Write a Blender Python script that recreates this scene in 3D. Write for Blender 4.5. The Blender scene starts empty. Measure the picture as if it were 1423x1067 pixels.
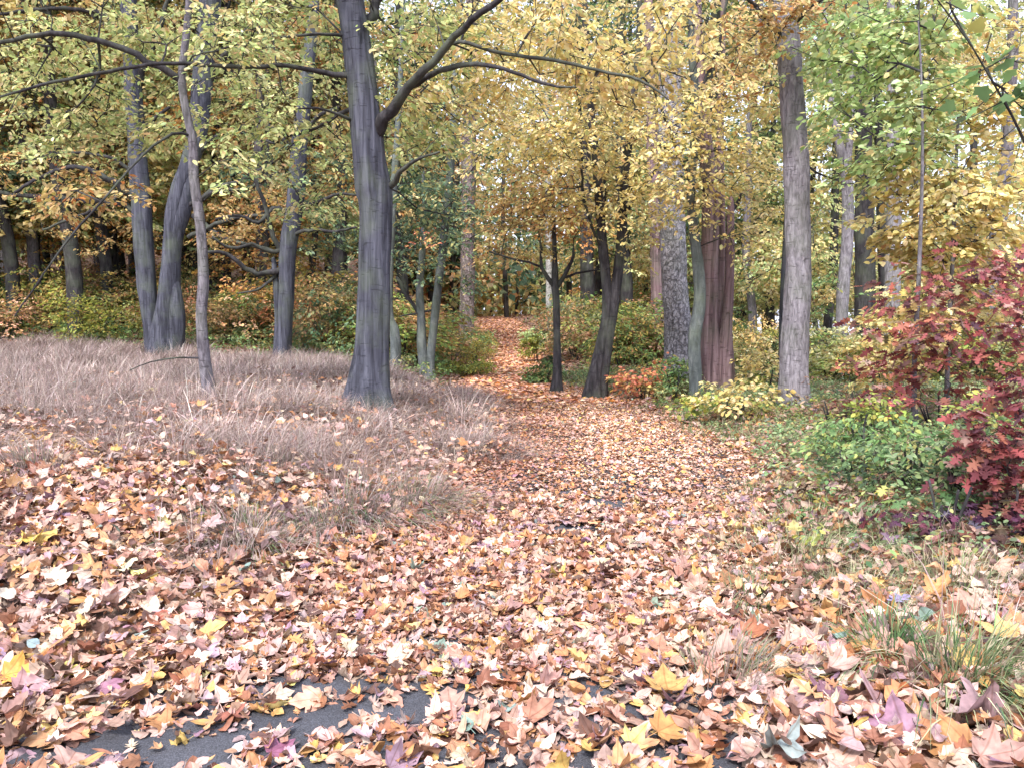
import bpy, math, random
import numpy as np
from mathutils import Vector

random.seed(7)
RNG = np.random.default_rng(7)
SC = bpy.context.scene
COL = SC.collection

# ------------------------------------------------------------------ camera, sky, sun, exposure
F, CX, CY = 1100.0, 711.5, 533.5            # focal length and centre, in pixels of the photograph
HORIZON = 430.0
PITCH = math.atan((CY - HORIZON) / F)
EYE = 1.45
cam_d = bpy.data.cameras.new("camera")
cam_d.sensor_width = 36.0
cam_d.lens = 36.0 * F / 1423.0
cam_d.clip_start = 0.05
cam_d.clip_end = 2000
cam = bpy.data.objects.new("camera", cam_d)
COL.objects.link(cam)
cam.location = (0, 0, EYE)
cam.rotation_euler = (math.pi / 2 - PITCH, 0, 0)
SC.camera = cam

SUN_EL, SUN_ROT = math.radians(52), math.radians(200)
world = bpy.data.worlds.new("World")
SC.world = world
world.use_nodes = True
wn = world.node_tree
bg = wn.nodes["Background"]
sky = wn.nodes.new("ShaderNodeTexSky")
sky.sky_type = 'NISHITA'
sky.sun_disc = False
sky.sun_elevation = SUN_EL
sky.sun_rotation = SUN_ROT
sky.air_density = 1.0
sky.dust_density = 4.0
sky.ozone_density = 1.0
veil = wn.nodes.new("ShaderNodeMix")          # thin high cloud: the clear sky mixed with a pale even veil
veil.data_type = 'RGBA'
veil.inputs[0].default_value = 0.55
wn.links.new(sky.outputs[0], veil.inputs[6])
veil.inputs[7].default_value = (8.8, 9.3, 11.6, 1)
wn.links.new(veil.outputs[2], bg.inputs[0])
bg.inputs[1].default_value = 0.12
sun_d = bpy.data.lights.new("sun", 'SUN')
sun_d.energy = 2.6
sun_d.angle = math.radians(11)
sun_d.color = (1.0, 0.95, 0.93)
sun = bpy.data.objects.new("sun", sun_d)
COL.objects.link(sun)
sdir = Vector((math.sin(SUN_ROT) * math.cos(SUN_EL), math.cos(SUN_ROT) * math.cos(SUN_EL), math.sin(SUN_EL)))
sun.rotation_euler = sdir.to_track_quat('Z', 'Y').to_euler()
SC.view_settings.view_transform = 'Standard'
SC.view_settings.look = 'None'
SC.view_settings.gamma = 1
SC.view_settings.exposure = 1.38
try:
    SC.render.engine = 'CYCLES'
    cy = SC.cycles
    cy.use_denoising = True
    cy.denoiser = 'OPENIMAGEDENOISE'
    cy.max_bounces = 6
    cy.diffuse_bounces = 4
    cy.glossy_bounces = 2
    cy.transmission_bounces = 4
    cy.use_adaptive_sampling = True
    cy.adaptive_threshold = 0.02
except Exception:
    pass

# ------------------------------------------------------------------ helpers: numbers
def sstep(t):
    t = np.clip(t, 0, 1)
    return t * t * (3 - 2 * t)

def vnoise(x, y, seed=0):
    x = np.asarray(x, float); y = np.asarray(y, float)
    xi = np.floor(x); yi = np.floor(y)
    fx = x - xi; fy = y - yi
    fx = fx * fx * (3 - 2 * fx); fy = fy * fy * (3 - 2 * fy)
    def h(a, b):
        v = np.sin(a * 127.1 + b * 311.7 + seed * 74.7) * 43758.5453
        return v - np.floor(v)
    return (h(xi, yi) * (1 - fx) + h(xi + 1, yi) * fx) * (1 - fy) + (h(xi, yi + 1) * (1 - fx) + h(xi + 1, yi + 1) * fx) * fy

def fbm(x, y, seed=0):
    return 0.5 * vnoise(x, y, seed) + 0.3 * vnoise(x * 2.1, y * 2.1, seed + 1) + 0.2 * vnoise(x * 4.3, y * 4.3, seed + 2)

PY = np.array([-20, 0, 2.4, 3.3, 5.0, 7.4, 9.2, 12.0, 14.2, 17, 22, 32, 45, 60, 90.])
PC = np.array([-1.5, -1.0, -0.55, 0.0, 0.45, 1.10, 1.08, 0.9, 0.05, -0.05, -0.10, -0.45, -0.9, -2.2, -8.])
PW = np.array([1.5, 1.5, 1.42, 1.15, 1.12, 1.2, 1.1, 1.0, 0.9, 0.72, 0.75, 1.1, 1.5, 1.6, 1.5])
def path_c(y): return np.interp(y, PY, PC)
def path_w(y): return np.interp(y, PY, PW)

def gz(x, y):
    x = np.asarray(x, float); y = np.asarray(y, float)
    c = path_c(y); w = path_w(y)
    dl = (c - w) - x
    dr = x - (c + w)
    off = sstep(np.maximum(dl, dr) / 0.8)
    z = 0.85 * sstep((y - 24) / 36.0) - 0.03 * np.maximum(y - 62, 0)
    z = z + 0.36 * sstep(dl / 2.4) * sstep((y - 2.0) / 4.0)
    z = z + np.minimum(0.10 * np.maximum(y - 17, 0), 6.5) * sstep((dl - 0.6) / 8.0)
    z = z + 0.13 * sstep(dr / 1.2) - np.minimum(0.10 * np.maximum(y - 13, 0), 6.0) * sstep((dr - 2.0) / 8.0)
    z = z + off * ((fbm(x * 0.9, y * 0.9, 3) - 0.5) * 0.20 + (fbm(x * 2.6, y * 2.6, 13) - 0.5) * 0.09)
    z = z + sstep((np.abs(x) + y - 60) / 60) * (fbm(x * 0.05, y * 0.05, 5) - 0.5) * 5
    return z

def pt(px, py, Y):
    u = (px - CX) / F; v = (CY - py) / F
    y = math.cos(PITCH) + math.sin(PITCH) * v
    z = -math.sin(PITCH) + math.cos(PITCH) * v
    t = Y / y
    return np.array([u * t, Y, EYE + z * t])

def gp(px, py):
    prev = 1.0
    for Y in np.arange(1.0, 120, 0.05):
        p = pt(px, py, Y)
        if p[2] <= float(gz(p[0], p[1])):
            return p
    return pt(px, py, 60)

# ------------------------------------------------------------------ helpers: meshes
def mesh_from(name, verts, faces_list, cols=None, uvs=None, smooth=False, mats=(), mat_idx=None):
    """faces_list: list of (m,k) int arrays."""
    me = bpy.data.meshes.new(name)
    verts = np.ascontiguousarray(verts, dtype=np.float32)
    faces_list = [np.asarray(f, dtype=np.int32) for f in faces_list if len(f)]
    nl = sum(f.size for f in faces_list); npoly = sum(len(f) for f in faces_list)
    me.vertices.add(len(verts)); me.vertices.foreach_set("co", verts.ravel())
    me.loops.add(nl); me.polygons.add(npoly)
    loops = np.concatenate([f.ravel() for f in faces_list]).astype(np.int32)
    me.loops.foreach_set("vertex_index", loops)
    starts = []; s = 0
    for f in faces_list:
        k = f.shape[1]
        starts.append(s + np.arange(len(f), dtype=np.int32) * k); s += f.size
    me.polygons.foreach_set("loop_start", np.concatenate(starts).astype(np.int32))
    if smooth:
        me.polygons.foreach_set("use_smooth", np.ones(npoly, dtype=bool))
    if mat_idx is not None:
        me.polygons.foreach_set("material_index", np.ascontiguousarray(mat_idx, dtype=np.int32))
    if cols is not None:
        a = me.color_attributes.new("Col", 'BYTE_COLOR', 'POINT')
        c = np.ones((len(verts), 4), dtype=np.float32); c[:, :3] = cols
        a.data.foreach_set("color", c.ravel())
    if uvs is not None:
        l = me.uv_layers.new(name="UVMap")
        l.data.foreach_set("uv", np.ascontiguousarray(uvs[loops], dtype=np.float32).ravel())
    for m in mats: me.materials.append(m)
    me.update(calc_edges=True)
    return me

def link(name, me, parent=None, loc=None):
    o = bpy.data.objects.new(name, me); COL.objects.link(o)
    if parent is not None: o.parent = parent
    if loc is not None: o.location = loc
    return o

def tag(o, label=None, cat=None, group=None, kind=None):
    if label: o["label"] = label
    if cat: o["category"] = cat
    if group: o["group"] = group
    if kind: o["kind"] = kind
    return o

def root_at(name, loc, label, cat, group=None):
    o = bpy.data.objects.new(name, None); COL.objects.link(o); o.location = loc
    o.empty_display_size = 0.3
    return tag(o, label, cat, group)

def copy_thing(o, loc, rotz=0, scale=(1, 1, 1), label=None, group=None, tint=None):
    r = o.copy(); COL.objects.link(r); r.location = loc; r.rotation_euler = (0, 0, rotz); r.scale = scale
    if label: r["label"] = label
    if group: r["group"] = group
    for ch in list(o.children):
        c = ch.copy(); COL.objects.link(c); c.parent = r
        if tint is not None: c.color = (*tint, 1)
    return r

# ------------------------------------------------------------------ materials
def new_mat(name):
    m = bpy.data.materials.new(name); m.use_nodes = True
    nt = m.node_tree
    for n in list(nt.nodes): nt.nodes.remove(n)
    return m, nt, nt.nodes, nt.links

def N(nt, t, **kw):
    n = nt.nodes.new(t)
    for k, v in kw.items(): setattr(n, k, v)
    return n

def leaf_mat(name, transl=0.35, rough=0.55, veins=False, tint=True, blotch=0.35, bscale=40):
    m, nt, nd, lk = new_mat(name)
    out = N(nt, "ShaderNodeOutputMaterial")
    pr = N(nt, "ShaderNodeBsdfPrincipled")
    pr.inputs["Roughness"].default_value = rough
    pr.inputs["Specular IOR Level"].default_value = 0.35
    at = N(nt, "ShaderNodeAttribute", attribute_name="Col")
    col = at.outputs["Color"]
    if tint:
        oi = N(nt, "ShaderNodeObjectInfo")
        mx = N(nt, "ShaderNodeMix", data_type='RGBA', blend_type='MULTIPLY'); mx.inputs[0].default_value = 1
        lk.new(col, mx.inputs[6]); lk.new(oi.outputs["Color"], mx.inputs[7]); col = mx.outputs[2]
    if blotch:
        tc = N(nt, "ShaderNodeTexCoord")
        no = N(nt, "ShaderNodeTexNoise"); no.inputs["Scale"].default_value = bscale; no.inputs["Detail"].default_value = 3
        lk.new(tc.outputs["Object"], no.inputs["Vector"])
        mr = N(nt, "ShaderNodeMapRange"); mr.inputs[1].default_value = 0.3; mr.inputs[2].default_value = 0.7
        mr.inputs[3].default_value = 1 - blotch; mr.inputs[4].default_value = 1 + blotch * 0.5
        lk.new(no.outputs[0], mr.inputs[0])
        mx = N(nt, "ShaderNodeMix", data_type='RGBA', blend_type='MULTIPLY'); mx.inputs[0].default_value = 1
        lk.new(col, mx.inputs[6]); lk.new(mr.outputs[0], mx.inputs[7]); col = mx.outputs[2]
    if veins:
        uv = N(nt, "ShaderNodeUVMap", uv_map="UVMap")
        sp = N(nt, "ShaderNodeSeparateXYZ"); lk.new(uv.outputs[0], sp.inputs[0])
        a = N(nt, "ShaderNodeMath", operation='ARCTAN2'); lk.new(sp.outputs[1], a.inputs[0]); lk.new(sp.outputs[0], a.inputs[1])
        pp = N(nt, "ShaderNodeMath", operation='PINGPONG'); lk.new(a.outputs[0], pp.inputs[0]); pp.inputs[1].default_value = math.radians(24)
        ln = N(nt, "ShaderNodeVectorMath", operation='LENGTH'); lk.new(uv.outputs[0], ln.inputs[0])
        ml = N(nt, "ShaderNodeMath", operation='MULTIPLY'); lk.new(pp.outputs[0], ml.inputs[0]); lk.new(ln.outputs["Value"], ml.inputs[1])
        mr = N(nt, "ShaderNodeMapRange"); mr.inputs[1].default_value = 0.006; mr.inputs[2].default_value = 0.028
        mr.inputs[3].default_value = 0.6; mr.inputs[4].default_value = 0.0
        lk.new(ml.outputs[0], mr.inputs[0])
        mx = N(nt, "ShaderNodeMix", data_type='RGBA', blend_type='MULTIPLY')
        lk.new(mr.outputs[0], mx.inputs[0]); lk.new(col, mx.inputs[6]); mx.inputs[7].default_value = (0.55, 0.42, 0.33, 1)
        col = mx.outputs[2]
    lk.new(col, pr.inputs["Base Color"])
    if transl > 0:
        tr = N(nt, "ShaderNodeBsdfTranslucent")
        lk.new(col, tr.inputs["Color"])
        ms = N(nt, "ShaderNodeMixShader"); ms.inputs[0].default_value = transl
        lk.new(pr.outputs[0], ms.inputs[1]); lk.new(tr.outputs[0], ms.inputs[2]); lk.new(ms.outputs[0], out.inputs[0])
    else:
        lk.new(pr.outputs[0], out.inputs[0])
    return m

def bark_mat(name, c1, c2, c3, zs=0.18, scale=14, bump=0.6, lichen=0.0, vor=False, dist=0.02, crease=0.45):
    m, nt, nd, lk = new_mat(name)
    out = N(nt, "ShaderNodeOutputMaterial")
    pr = N(nt, "ShaderNodeBsdfPrincipled"); pr.inputs["Roughness"].default_value = 0.85
    pr.inputs["Specular IOR Level"].default_value = 0.2
    tc = N(nt, "ShaderNodeTexCoord")
    mp = N(nt, "ShaderNodeMapping"); mp.inputs["Scale"].default_value = (1, 1, zs)
    lk.new(tc.outputs["Object"], mp.inputs[0])
    n1 = N(nt, "ShaderNodeTexNoise"); n1.inputs["Scale"].default_value = scale; n1.inputs["Detail"].default_value = 8; n1.inputs["Roughness"].default_value = 0.65
    n1.inputs["Distortion"].default_value = 0.6
    lk.new(mp.outputs[0], n1.inputs["Vector"])
    cr = N(nt, "ShaderNodeValToRGB")
    cr.color_ramp.elements[0].position = 0.34; cr.color_ramp.elements[0].color = (*c1, 1)
    cr.color_ramp.elements[1].position = 0.68; cr.color_ramp.elements[1].color = (*c3, 1)
    e = cr.color_ramp.elements.new(0.5); e.color = (*c2, 1)
    lk.new(n1.outputs[0], cr.inputs[0])
    col = cr.outputs[0]
    h = n1.outputs[0]
    if vor:
        v = N(nt, "ShaderNodeTexVoronoi", feature='DISTANCE_TO_EDGE'); v.inputs["Scale"].default_value = scale * 1.1
        mp2 = N(nt, "ShaderNodeMapping"); mp2.inputs["Scale"].default_value = (1, 1, 0.45)
        n3 = N(nt, "ShaderNodeTexNoise"); n3.inputs["Scale"].default_value = scale * 0.8
        lk.new(tc.outputs["Object"], n3.inputs["Vector"])
        ad = N(nt, "ShaderNodeMix", data_type='VECTOR'); ad.inputs[0].default_value = 0.12
        lk.new(tc.outputs["Object"], ad.inputs[4]); lk.new(n3.outputs["Color"], ad.inputs[5])
        lk.new(ad.outputs[1], mp2.inputs[0])
        lk.new(mp2.outputs[0], v.inputs["Vector"])
        mr = N(nt, "ShaderNodeMapRange"); mr.inputs[1].default_value = 0.0; mr.inputs[2].default_value = 0.10
        lk.new(v.outputs["Distance"], mr.inputs[0])
        mx = N(nt, "ShaderNodeMix", data_type='RGBA'); lk.new(mr.outputs[0], mx.inputs[0])
        mx.inputs[6].default_value = (*[c * 0.5 + d * 0.4 for c, d in zip(c1, c2)], 1); lk.new(col, mx.inputs[7]); col = mx.outputs[2]
        hm = N(nt, "ShaderNodeMath", operation='ADD'); lk.new(h, hm.inputs[0]); lk.new(mr.outputs[0], hm.inputs[1]); h = hm.outputs[0]
    # fine cross creases in the bark
    mp3 = N(nt, "ShaderNodeMapping"); mp3.inputs["Scale"].default_value = (1, 1, 5.0)
    lk.new(tc.outputs["Object"], mp3.inputs[0])
    n4 = N(nt, "ShaderNodeTexNoise"); n4.inputs["Scale"].default_value = 7; n4.inputs["Detail"].default_value = 5; n4.inputs["Distortion"].default_value = 1.0
    lk.new(mp3.outputs[0], n4.inputs["Vector"])
    mr4 = N(nt, "ShaderNodeMapRange"); mr4.inputs[1].default_value = 0.60; mr4.inputs[2].default_value = 0.68; mr4.inputs[3].default_value = 0; mr4.inputs[4].default_value = crease
    lk.new(n4.outputs[0], mr4.inputs[0])
    mx = N(nt, "ShaderNodeMix", data_type='RGBA'); lk.new(mr4.outputs[0], mx.inputs[0])
    lk.new(col, mx.inputs[6]); mx.inputs[7].default_value = (*[c * 0.7 for c in c1], 1); col = mx.outputs[2]
    hs = N(nt, "ShaderNodeMath", operation='SUBTRACT'); lk.new(h, hs.inputs[0]); lk.new(mr4.outputs[0], hs.inputs[1]); h = hs.outputs[0]
    # broad weathering patches and a little green algae
    n2 = N(nt, "ShaderNodeTexNoise"); n2.inputs["Scale"].default_value = 2.3; n2.inputs["Detail"].default_value = 4
    lk.new(tc.outputs["Object"], n2.inputs["Vector"])
    mr2 = N(nt, "ShaderNodeMapRange"); mr2.inputs[1].default_value = 0.46; mr2.inputs[2].default_value = 0.7
    mr2.inputs[3].default_value = 0; mr2.inputs[4].default_value = 0.35 + lichen
    lk.new(n2.outputs[0], mr2.inputs[0])
    mx = N(nt, "ShaderNodeMix", data_type='RGBA'); lk.new(mr2.outputs[0], mx.inputs[0])
    lk.new(col, mx.inputs[6]); mx.inputs[7].default_value = (0.13, 0.16, 0.10, 1); col = mx.outputs[2]
    lk.new(col, pr.inputs["Base Color"])
    bp = N(nt, "ShaderNodeBump"); bp.inputs["Strength"].default_value = bump; bp.inputs["Distance"].default_value = dist
    lk.new(h, bp.inputs["Height"]); lk.new(bp.outputs[0], pr.inputs["Normal"])
    lk.new(pr.outputs[0], out.inputs[0])
    return m

M_LEAF = leaf_mat("crown_leaf", transl=0.42, rough=0.5, blotch=0.25, bscale=9)
M_LITTER = leaf_mat("litter_leaf", transl=0.12, rough=0.6, veins=True, tint=False, blotch=0.38, bscale=32)
M_LITTER_FAR = leaf_mat("litter_leaf_far", transl=0.1, rough=0.7, tint=False, blotch=0.3, bscale=20)
M_GRASS = leaf_mat("grass_blade", transl=0.25, rough=0.6, tint=False, blotch=0.2, bscale=3)
M_TWIG = bark_mat("twig_bark", (0.013, 0.012, 0.013), (0.026, 0.024, 0.026), (0.055, 0.052, 0.057), zs=0.4, scale=12, bump=0.4)
M_HORNBEAM = bark_mat("smooth_grey_bark", (0.018, 0.019, 0.026), (0.046, 0.048, 0.064), (0.092, 0.096, 0.122), zs=0.07, scale=18, bump=0.6)
M_DARK = bark_mat("dark_bark", (0.016, 0.015, 0.017), (0.034, 0.031, 0.034), (0.075, 0.070, 0.075), zs=0.2, scale=16, bump=0.7)
M_GREEN = bark_mat("greenish_bark", (0.045, 0.052, 0.052), (0.09, 0.105, 0.104), (0.17, 0.185, 0.18), zs=0.3, scale=10, bump=0.3, lichen=0.15)
M_PALE = bark_mat("lichen_bark", (0.09, 0.085, 0.095), (0.32, 0.31, 0.34), (0.46, 0.45, 0.49), zs=0.5, scale=17, bump=0.9, vor=True, dist=0.03)
M_RED = bark_mat("red_brown_bark", (0.05, 0.033, 0.036), (0.165, 0.108, 0.114), (0.28, 0.20, 0.21), zs=0.05, scale=15, bump=0.9, dist=0.03)
M_BROWN = bark_mat("brown_bark", (0.05, 0.045, 0.052), (0.115, 0.105, 0.12), (0.21, 0.195, 0.22), zs=0.25, scale=26, bump=0.8, vor=False)
M_GREYBROWN = bark_mat("grey_brown_bark", (0.075, 0.068, 0.076), (0.17, 0.158, 0.175), (0.29, 0.275, 0.30), zs=0.25, scale=26, bump=0.8)
M_PINE = bark_mat("plated_bark", (0.06, 0.045, 0.042), (0.16, 0.12, 0.115), (0.29, 0.24, 0.235), zs=0.4, scale=14, bump=0.9, vor=True)
M_BIRCH = bark_mat("birch_bark", (0.15, 0.14, 0.13), (0.5, 0.49, 0.47), (0.68, 0.67, 0.65), zs=1.5, scale=8, bump=0.3)

def ground_mat():
    m, nt, nd, lk = new_mat("leafy_ground")
    out = N(nt, "ShaderNodeOutputMaterial"); pr = N(nt, "ShaderNodeBsdfPrincipled"); pr.inputs["Roughness"].default_value = 0.9
    tc = N(nt, "ShaderNodeTexCoord")
    v = N(nt, "ShaderNodeTexVoronoi"); v.inputs["Scale"].default_value = 24; v.inputs["Randomness"].default_value = 1
    lk.new(tc.outputs["Object"], v.inputs["Vector"])
    sp = N(nt, "ShaderNodeSeparateColor"); lk.new(v.outputs["Color"], sp.inputs[0])
    cr = N(nt, "ShaderNodeValToRGB"); cr.color_ramp.interpolation = 'CONSTANT'
    cols = [(0.0, (0.07, 0.04, 0.028)), (0.18, (0.18, 0.09, 0.055)), (0.36, (0.30, 0.18, 0.13)), (0.52, (0.38, 0.25, 0.19)),
            (0.66, (0.26, 0.12, 0.05)), (0.78, (0.34, 0.20, 0.09)), (0.88, (0.20, 0.12, 0.09)), (0.95, (0.55, 0.40, 0.30))]
    cr.color_ramp.elements[0].color = (*cols[0][1], 1)
    cr.color_ramp.elements[1].position = cols[1][0]; cr.color_ramp.elements[1].color = (*cols[1][1], 1)
    for p, c in cols[2:]:
        e = cr.color_ramp.elements.new(p); e.color = (*c, 1)
    lk.new(sp.outputs[0], cr.inputs[0])
    n = N(nt, "ShaderNodeTexNoise"); n.inputs["Scale"].default_value = 0.7; n.inputs["Detail"].default_value = 6
    lk.new(tc.outputs["Object"], n.inputs["Vector"])
    mr = N(nt, "ShaderNodeMapRange"); mr.inputs[1].default_value = 0.35; mr.inputs[2].default_value = 0.75; mr.inputs[4].default_value = 0.6
    lk.new(n.outputs[0], mr.inputs[0])
    mx = N(nt, "ShaderNodeMix", data_type='RGBA'); lk.new(mr.outputs[0], mx.inputs[0])
    lk.new(cr.outputs[0], mx.inputs[6]); mx.inputs[7].default_value = (0.11, 0.085, 0.055, 1)
    lk.new(mx.outputs[2], pr.inputs["Base Color"])
    bp = N(nt, "ShaderNodeBump"); bp.inputs["Strength"].default_value = 0.8; bp.inputs["Distance"].default_value = 0.03
    lk.new(v.outputs["Distance"], bp.inputs["Height"]); lk.new(bp.outputs[0], pr.inputs["Normal"])
    lk.new(pr.outputs[0], out.inputs[0])
    return m

def asphalt_mat():
    m, nt, nd, lk = new_mat("asphalt")
    out = N(nt, "ShaderNodeOutputMaterial"); pr = N(nt, "ShaderNodeBsdfPrincipled"); pr.inputs["Roughness"].default_value = 0.75
    tc = N(nt, "ShaderNodeTexCoord")
    n = N(nt, "ShaderNodeTexNoise"); n.inputs["Scale"].default_value = 220; n.inputs["Detail"].default_value = 3
    n2 = N(nt, "ShaderNodeTexNoise"); n2.inputs["Scale"].default_value = 3; n2.inputs["Detail"].default_value = 5
    lk.new(tc.outputs["Object"], n.inputs["Vector"]); lk.new(tc.outputs["Object"], n2.inputs["Vector"])
    cr = N(nt, "ShaderNodeValToRGB")
    cr.color_ramp.elements[0].position = 0.35; cr.color_ramp.elements[0].color = (0.018, 0.019, 0.023, 1)
    cr.color_ramp.elements[1].position = 0.75; cr.color_ramp.elements[1].color = (0.085, 0.088, 0.105, 1)
    lk.new(n.outputs[0], cr.inputs[0])
    mr = N(nt, "ShaderNodeMapRange"); mr.inputs[3].default_value = 0.3; mr.inputs[4].default_value = 1.7
    lk.new(n2.outputs[0], mr.inputs[0])
    mx = N(nt, "ShaderNodeMix", data_type='RGBA', blend_type='MULTIPLY'); mx.inputs[0].default_value = 1
    lk.new(cr.outputs[0], mx.inputs[6]); lk.new(mr.outputs[0], mx.inputs[7])
    lk.new(mx.outputs[2], pr.inputs["Base Color"])
    bp = N(nt, "ShaderNodeBump"); bp.inputs["Strength"].default_value = 0.5; bp.inputs["Distance"].default_value = 0.004
    lk.new(n.outputs[0], bp.inputs["Height"]); lk.new(bp.outputs[0], pr.inputs["Normal"])
    lk.new(pr.outputs[0], out.inputs[0])
    return m

# ------------------------------------------------------------------ ground and path
def axis(fine_lo, fine_hi, step, lo, hi, grow=1.12):
    a = list(np.arange(fine_lo, fine_hi + 1e-6, step))
    s = step; v = a[-1]
    while v < hi:
        s *= grow; v += s; a.append(min(v, hi))
    s = step; v = a[0]; b = []
    while v > lo:
        s *= grow; v -= s; b.append(max(v, lo))
    return np.array(b[::-1] + a)

gxs = axis(-12, 12, 0.14, -300, 300); gys = axis(0, 26, 0.14, -60, 500)
GX, GY = np.meshgrid(gxs, gys)
GZ = gz(GX, GY)
nx, ny = len(gxs), len(gys)
idx = np.arange(nx * ny).reshape(ny, nx)
quads = np.stack([idx[:-1, :-1], idx[:-1, 1:], idx[1:, 1:], idx[1:, :-1]], -1).reshape(-1, 4)
me = mesh_from("ground", np.stack([GX, GY, GZ], -1).reshape(-1, 3), [quads], smooth=True, mats=[ground_mat()])
tag(link("ground", me), kind="structure")

ys = np.arange(-6, 24, 0.2); ts = np.linspace(-1, 1, 15)
PX = path_c(ys)[:, None] + path_w(ys)[:, None] * ts[None, :]
PX += (np.abs(ts[None, :]) > 0.99) * np.sign(ts[None, :]) * (fbm(ys * 1.3, ys * 0, 9)[:, None] - 0.5) * 0.25
PYY = np.repeat(ys[:, None], 15, 1)
PZ = gz(PX, PYY) + 0.012 - 0.03 * (np.abs(ts[None, :]) > 0.99)
idx = np.arange(len(ys) * 15).reshape(len(ys), 15)
quads = np.stack([idx[:-1, :-1], idx[:-1, 1:], idx[1:, 1:], idx[1:, :-1]], -1).reshape(-1, 4)
me = mesh_from("path", np.stack([PX, PYY, PZ], -1).reshape(-1, 3), [quads], smooth=True, mats=[asphalt_mat()])
tag(link("path", me), kind="structure")

# ------------------------------------------------------------------ leaf templates (unit length, x along, y across)
def tmpl_fan(half, centre, stalk=0.0, ring=True):
    half = np.array(half, float)
    tip = half[-1]; side = half[:-1]
    out = np.vstack([[[0, 0]], side, [tip], side[::-1] * [1, -1]])
    n = len(out); c = np.array([centre])
    if ring:
        mid = c + (out - c) * 0.52
        v = np.vstack([out, mid, c])
        i = np.arange(n); j = (i + 1) % n
        quads = np.stack([i, j, n + j, n + i], 1)
        tris = np.stack([n + i, n + j, np.full(n, 2 * n)], 1)
    else:
        v = np.vstack([out, c]); i = np.arange(n); j = (i + 1) % n
        quads = np.zeros((0, 4), int); tris = np.stack([i, j, np.full(n, n)], 1)
    if stalk:
        k = len(v)
        v = np.vstack([v, [[0, 0.012], [0, -0.012], [-stalk, -0.05], [-stalk, -0.028]]])
        quads = np.vstack([quads, [[k, k + 1, k + 2, k + 3]]]) if len(quads) else np.array([[k, k + 1, k + 2, k + 3]])
    v = np.hstack([v, np.zeros((len(v), 1))])
    return v, quads, tris

T_MAPLE = tmpl_fan([(-0.09, 0.12), (-0.05, 0.28), (0.0, 0.42), (0.13, 0.35), (0.24, 0.47), (0.38, 0.50), (0.47, 0.58), (0.50, 0.40), (0.47, 0.24), (0.62, 0.29), (0.70, 0.22), (0.78, 0.13), (0.96, 0)], (0.28, 0), 0.4)
T_MAPLE_LO = tmpl_fan([(-0.04, 0.36), (0.14, 0.34), (0.44, 0.54), (0.46, 0.26), (0.66, 0.26), (0.95, 0)], (0.28, 0), 0, ring=False)
T_OAK = tmpl_fan([(0.06, 0.03), (0.16, 0.22), (0.27, 0.07), (0.42, 0.34), (0.5, 0.10), (0.68, 0.32), (0.72, 0.10), (0.88, 0.14), (1.0, 0)], (0.5, 0), 0.25, ring=False)
T_OVAL = tmpl_fan([(0.06, 0.12), (0.25, 0.24), (0.5, 0.27), (0.75, 0.18), (1.0, 0)], (0.45, 0), 0.3)
T_ROUND = tmpl_fan([(-0.04, 0.14), (0.08, 0.33), (0.3, 0.42), (0.48, 0.33), (0.60, 0.36), (0.80, 0.2), (0.93, 0.04)], (0.42, 0.03), 0.3)
# folded leaf: two quads either side of the midrib
T_FOLD = (np.array([[0, 0, 0], [0.28, 0.24, 0.06], [0.68, 0.20, 0.06], [1, 0, 0], [0.68, -0.20, 0.06], [0.28, -0.24, 0.06]], float),
          np.array([[0, 3, 2, 1], [0, 5, 4, 3]]), np.zeros((0, 3), int))
T_FOLD_R = (np.array([[0, 0, 0], [0.25, 0.33, 0.06], [0.66, 0.28, 0.07], [1, 0, 0], [0.66, -0.28, 0.07], [0.25, -0.33, 0.06]], float),
            np.array([[0, 3, 2, 1], [0, 5, 4, 3]]), np.zeros((0, 3), int))
T_DIAM = (np.array([[0, 0, 0], [0.5, 0.34, 0.07], [1, 0, -0.05], [0.5, -0.34, 0.07]], float), np.array([[0, 3, 2, 1]]), np.zeros((0, 3), int))

def norm(v): return v / np.maximum(np.linalg.norm(v, axis=-1, keepdims=True), 1e-9)

def leaf_arrays(T, pos, d, n, size, col, curl=0.0, rng=RNG):
    """pos,d,n (N,3); size (N,), col (N,3) -> verts, quads, tris, cols, uv"""
    tv, tq, tt = T
    N_ = len(pos); k = len(tv)
    d = norm(d); b = norm(np.cross(n, d)); n = np.cross(d, b)
    x = np.repeat(tv[None, :, 0], N_, 0); y = np.repeat(tv[None, :, 1], N_, 0); z = np.repeat(tv[None, :, 2], N_, 0)
    if curl:
        c1 = rng.normal(0, curl, (N_, 1)) + curl * 0.8
        c2 = rng.normal(0, curl, (N_, 1)) + curl * 0.3
        c3 = rng.normal(0, curl * 0.5, (N_, 1)); ph = rng.uniform(0, 6.28, (N_, 1))
        z = z + c1 * (y / 0.5) ** 2 * 0.5 + c2 * (x - 0.35) ** 2 + c3 * np.sin(x * 7 + ph) * 0.4 + c3 * np.sin(y * 9 + ph * 2) * 0.35
        y = y * (1 - 0.35 * np.abs(c1))
    s = size[:, None, None]
    V = pos[:, None, :] + s * (x[..., None] * d[:, None, :] + y[..., None] * b[:, None, :] + z[..., None] * n[:, None, :])
    off = (np.arange(N_) * k)[:, None, None]
    q = (tq[None] + off).reshape(-1, 4) if len(tq) else np.zeros((0, 4), int)
    t = (tt[None] + off).reshape(-1, 3) if len(tt) else np.zeros((0, 3), int)
    C = np.repeat(col[:, None, :], k, 1).reshape(-1, 3)
    UV = np.repeat(tv[None, :, :2], N_, 0).reshape(-1, 2)
    return V.reshape(-1, 3), q, t, C, UV

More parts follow.
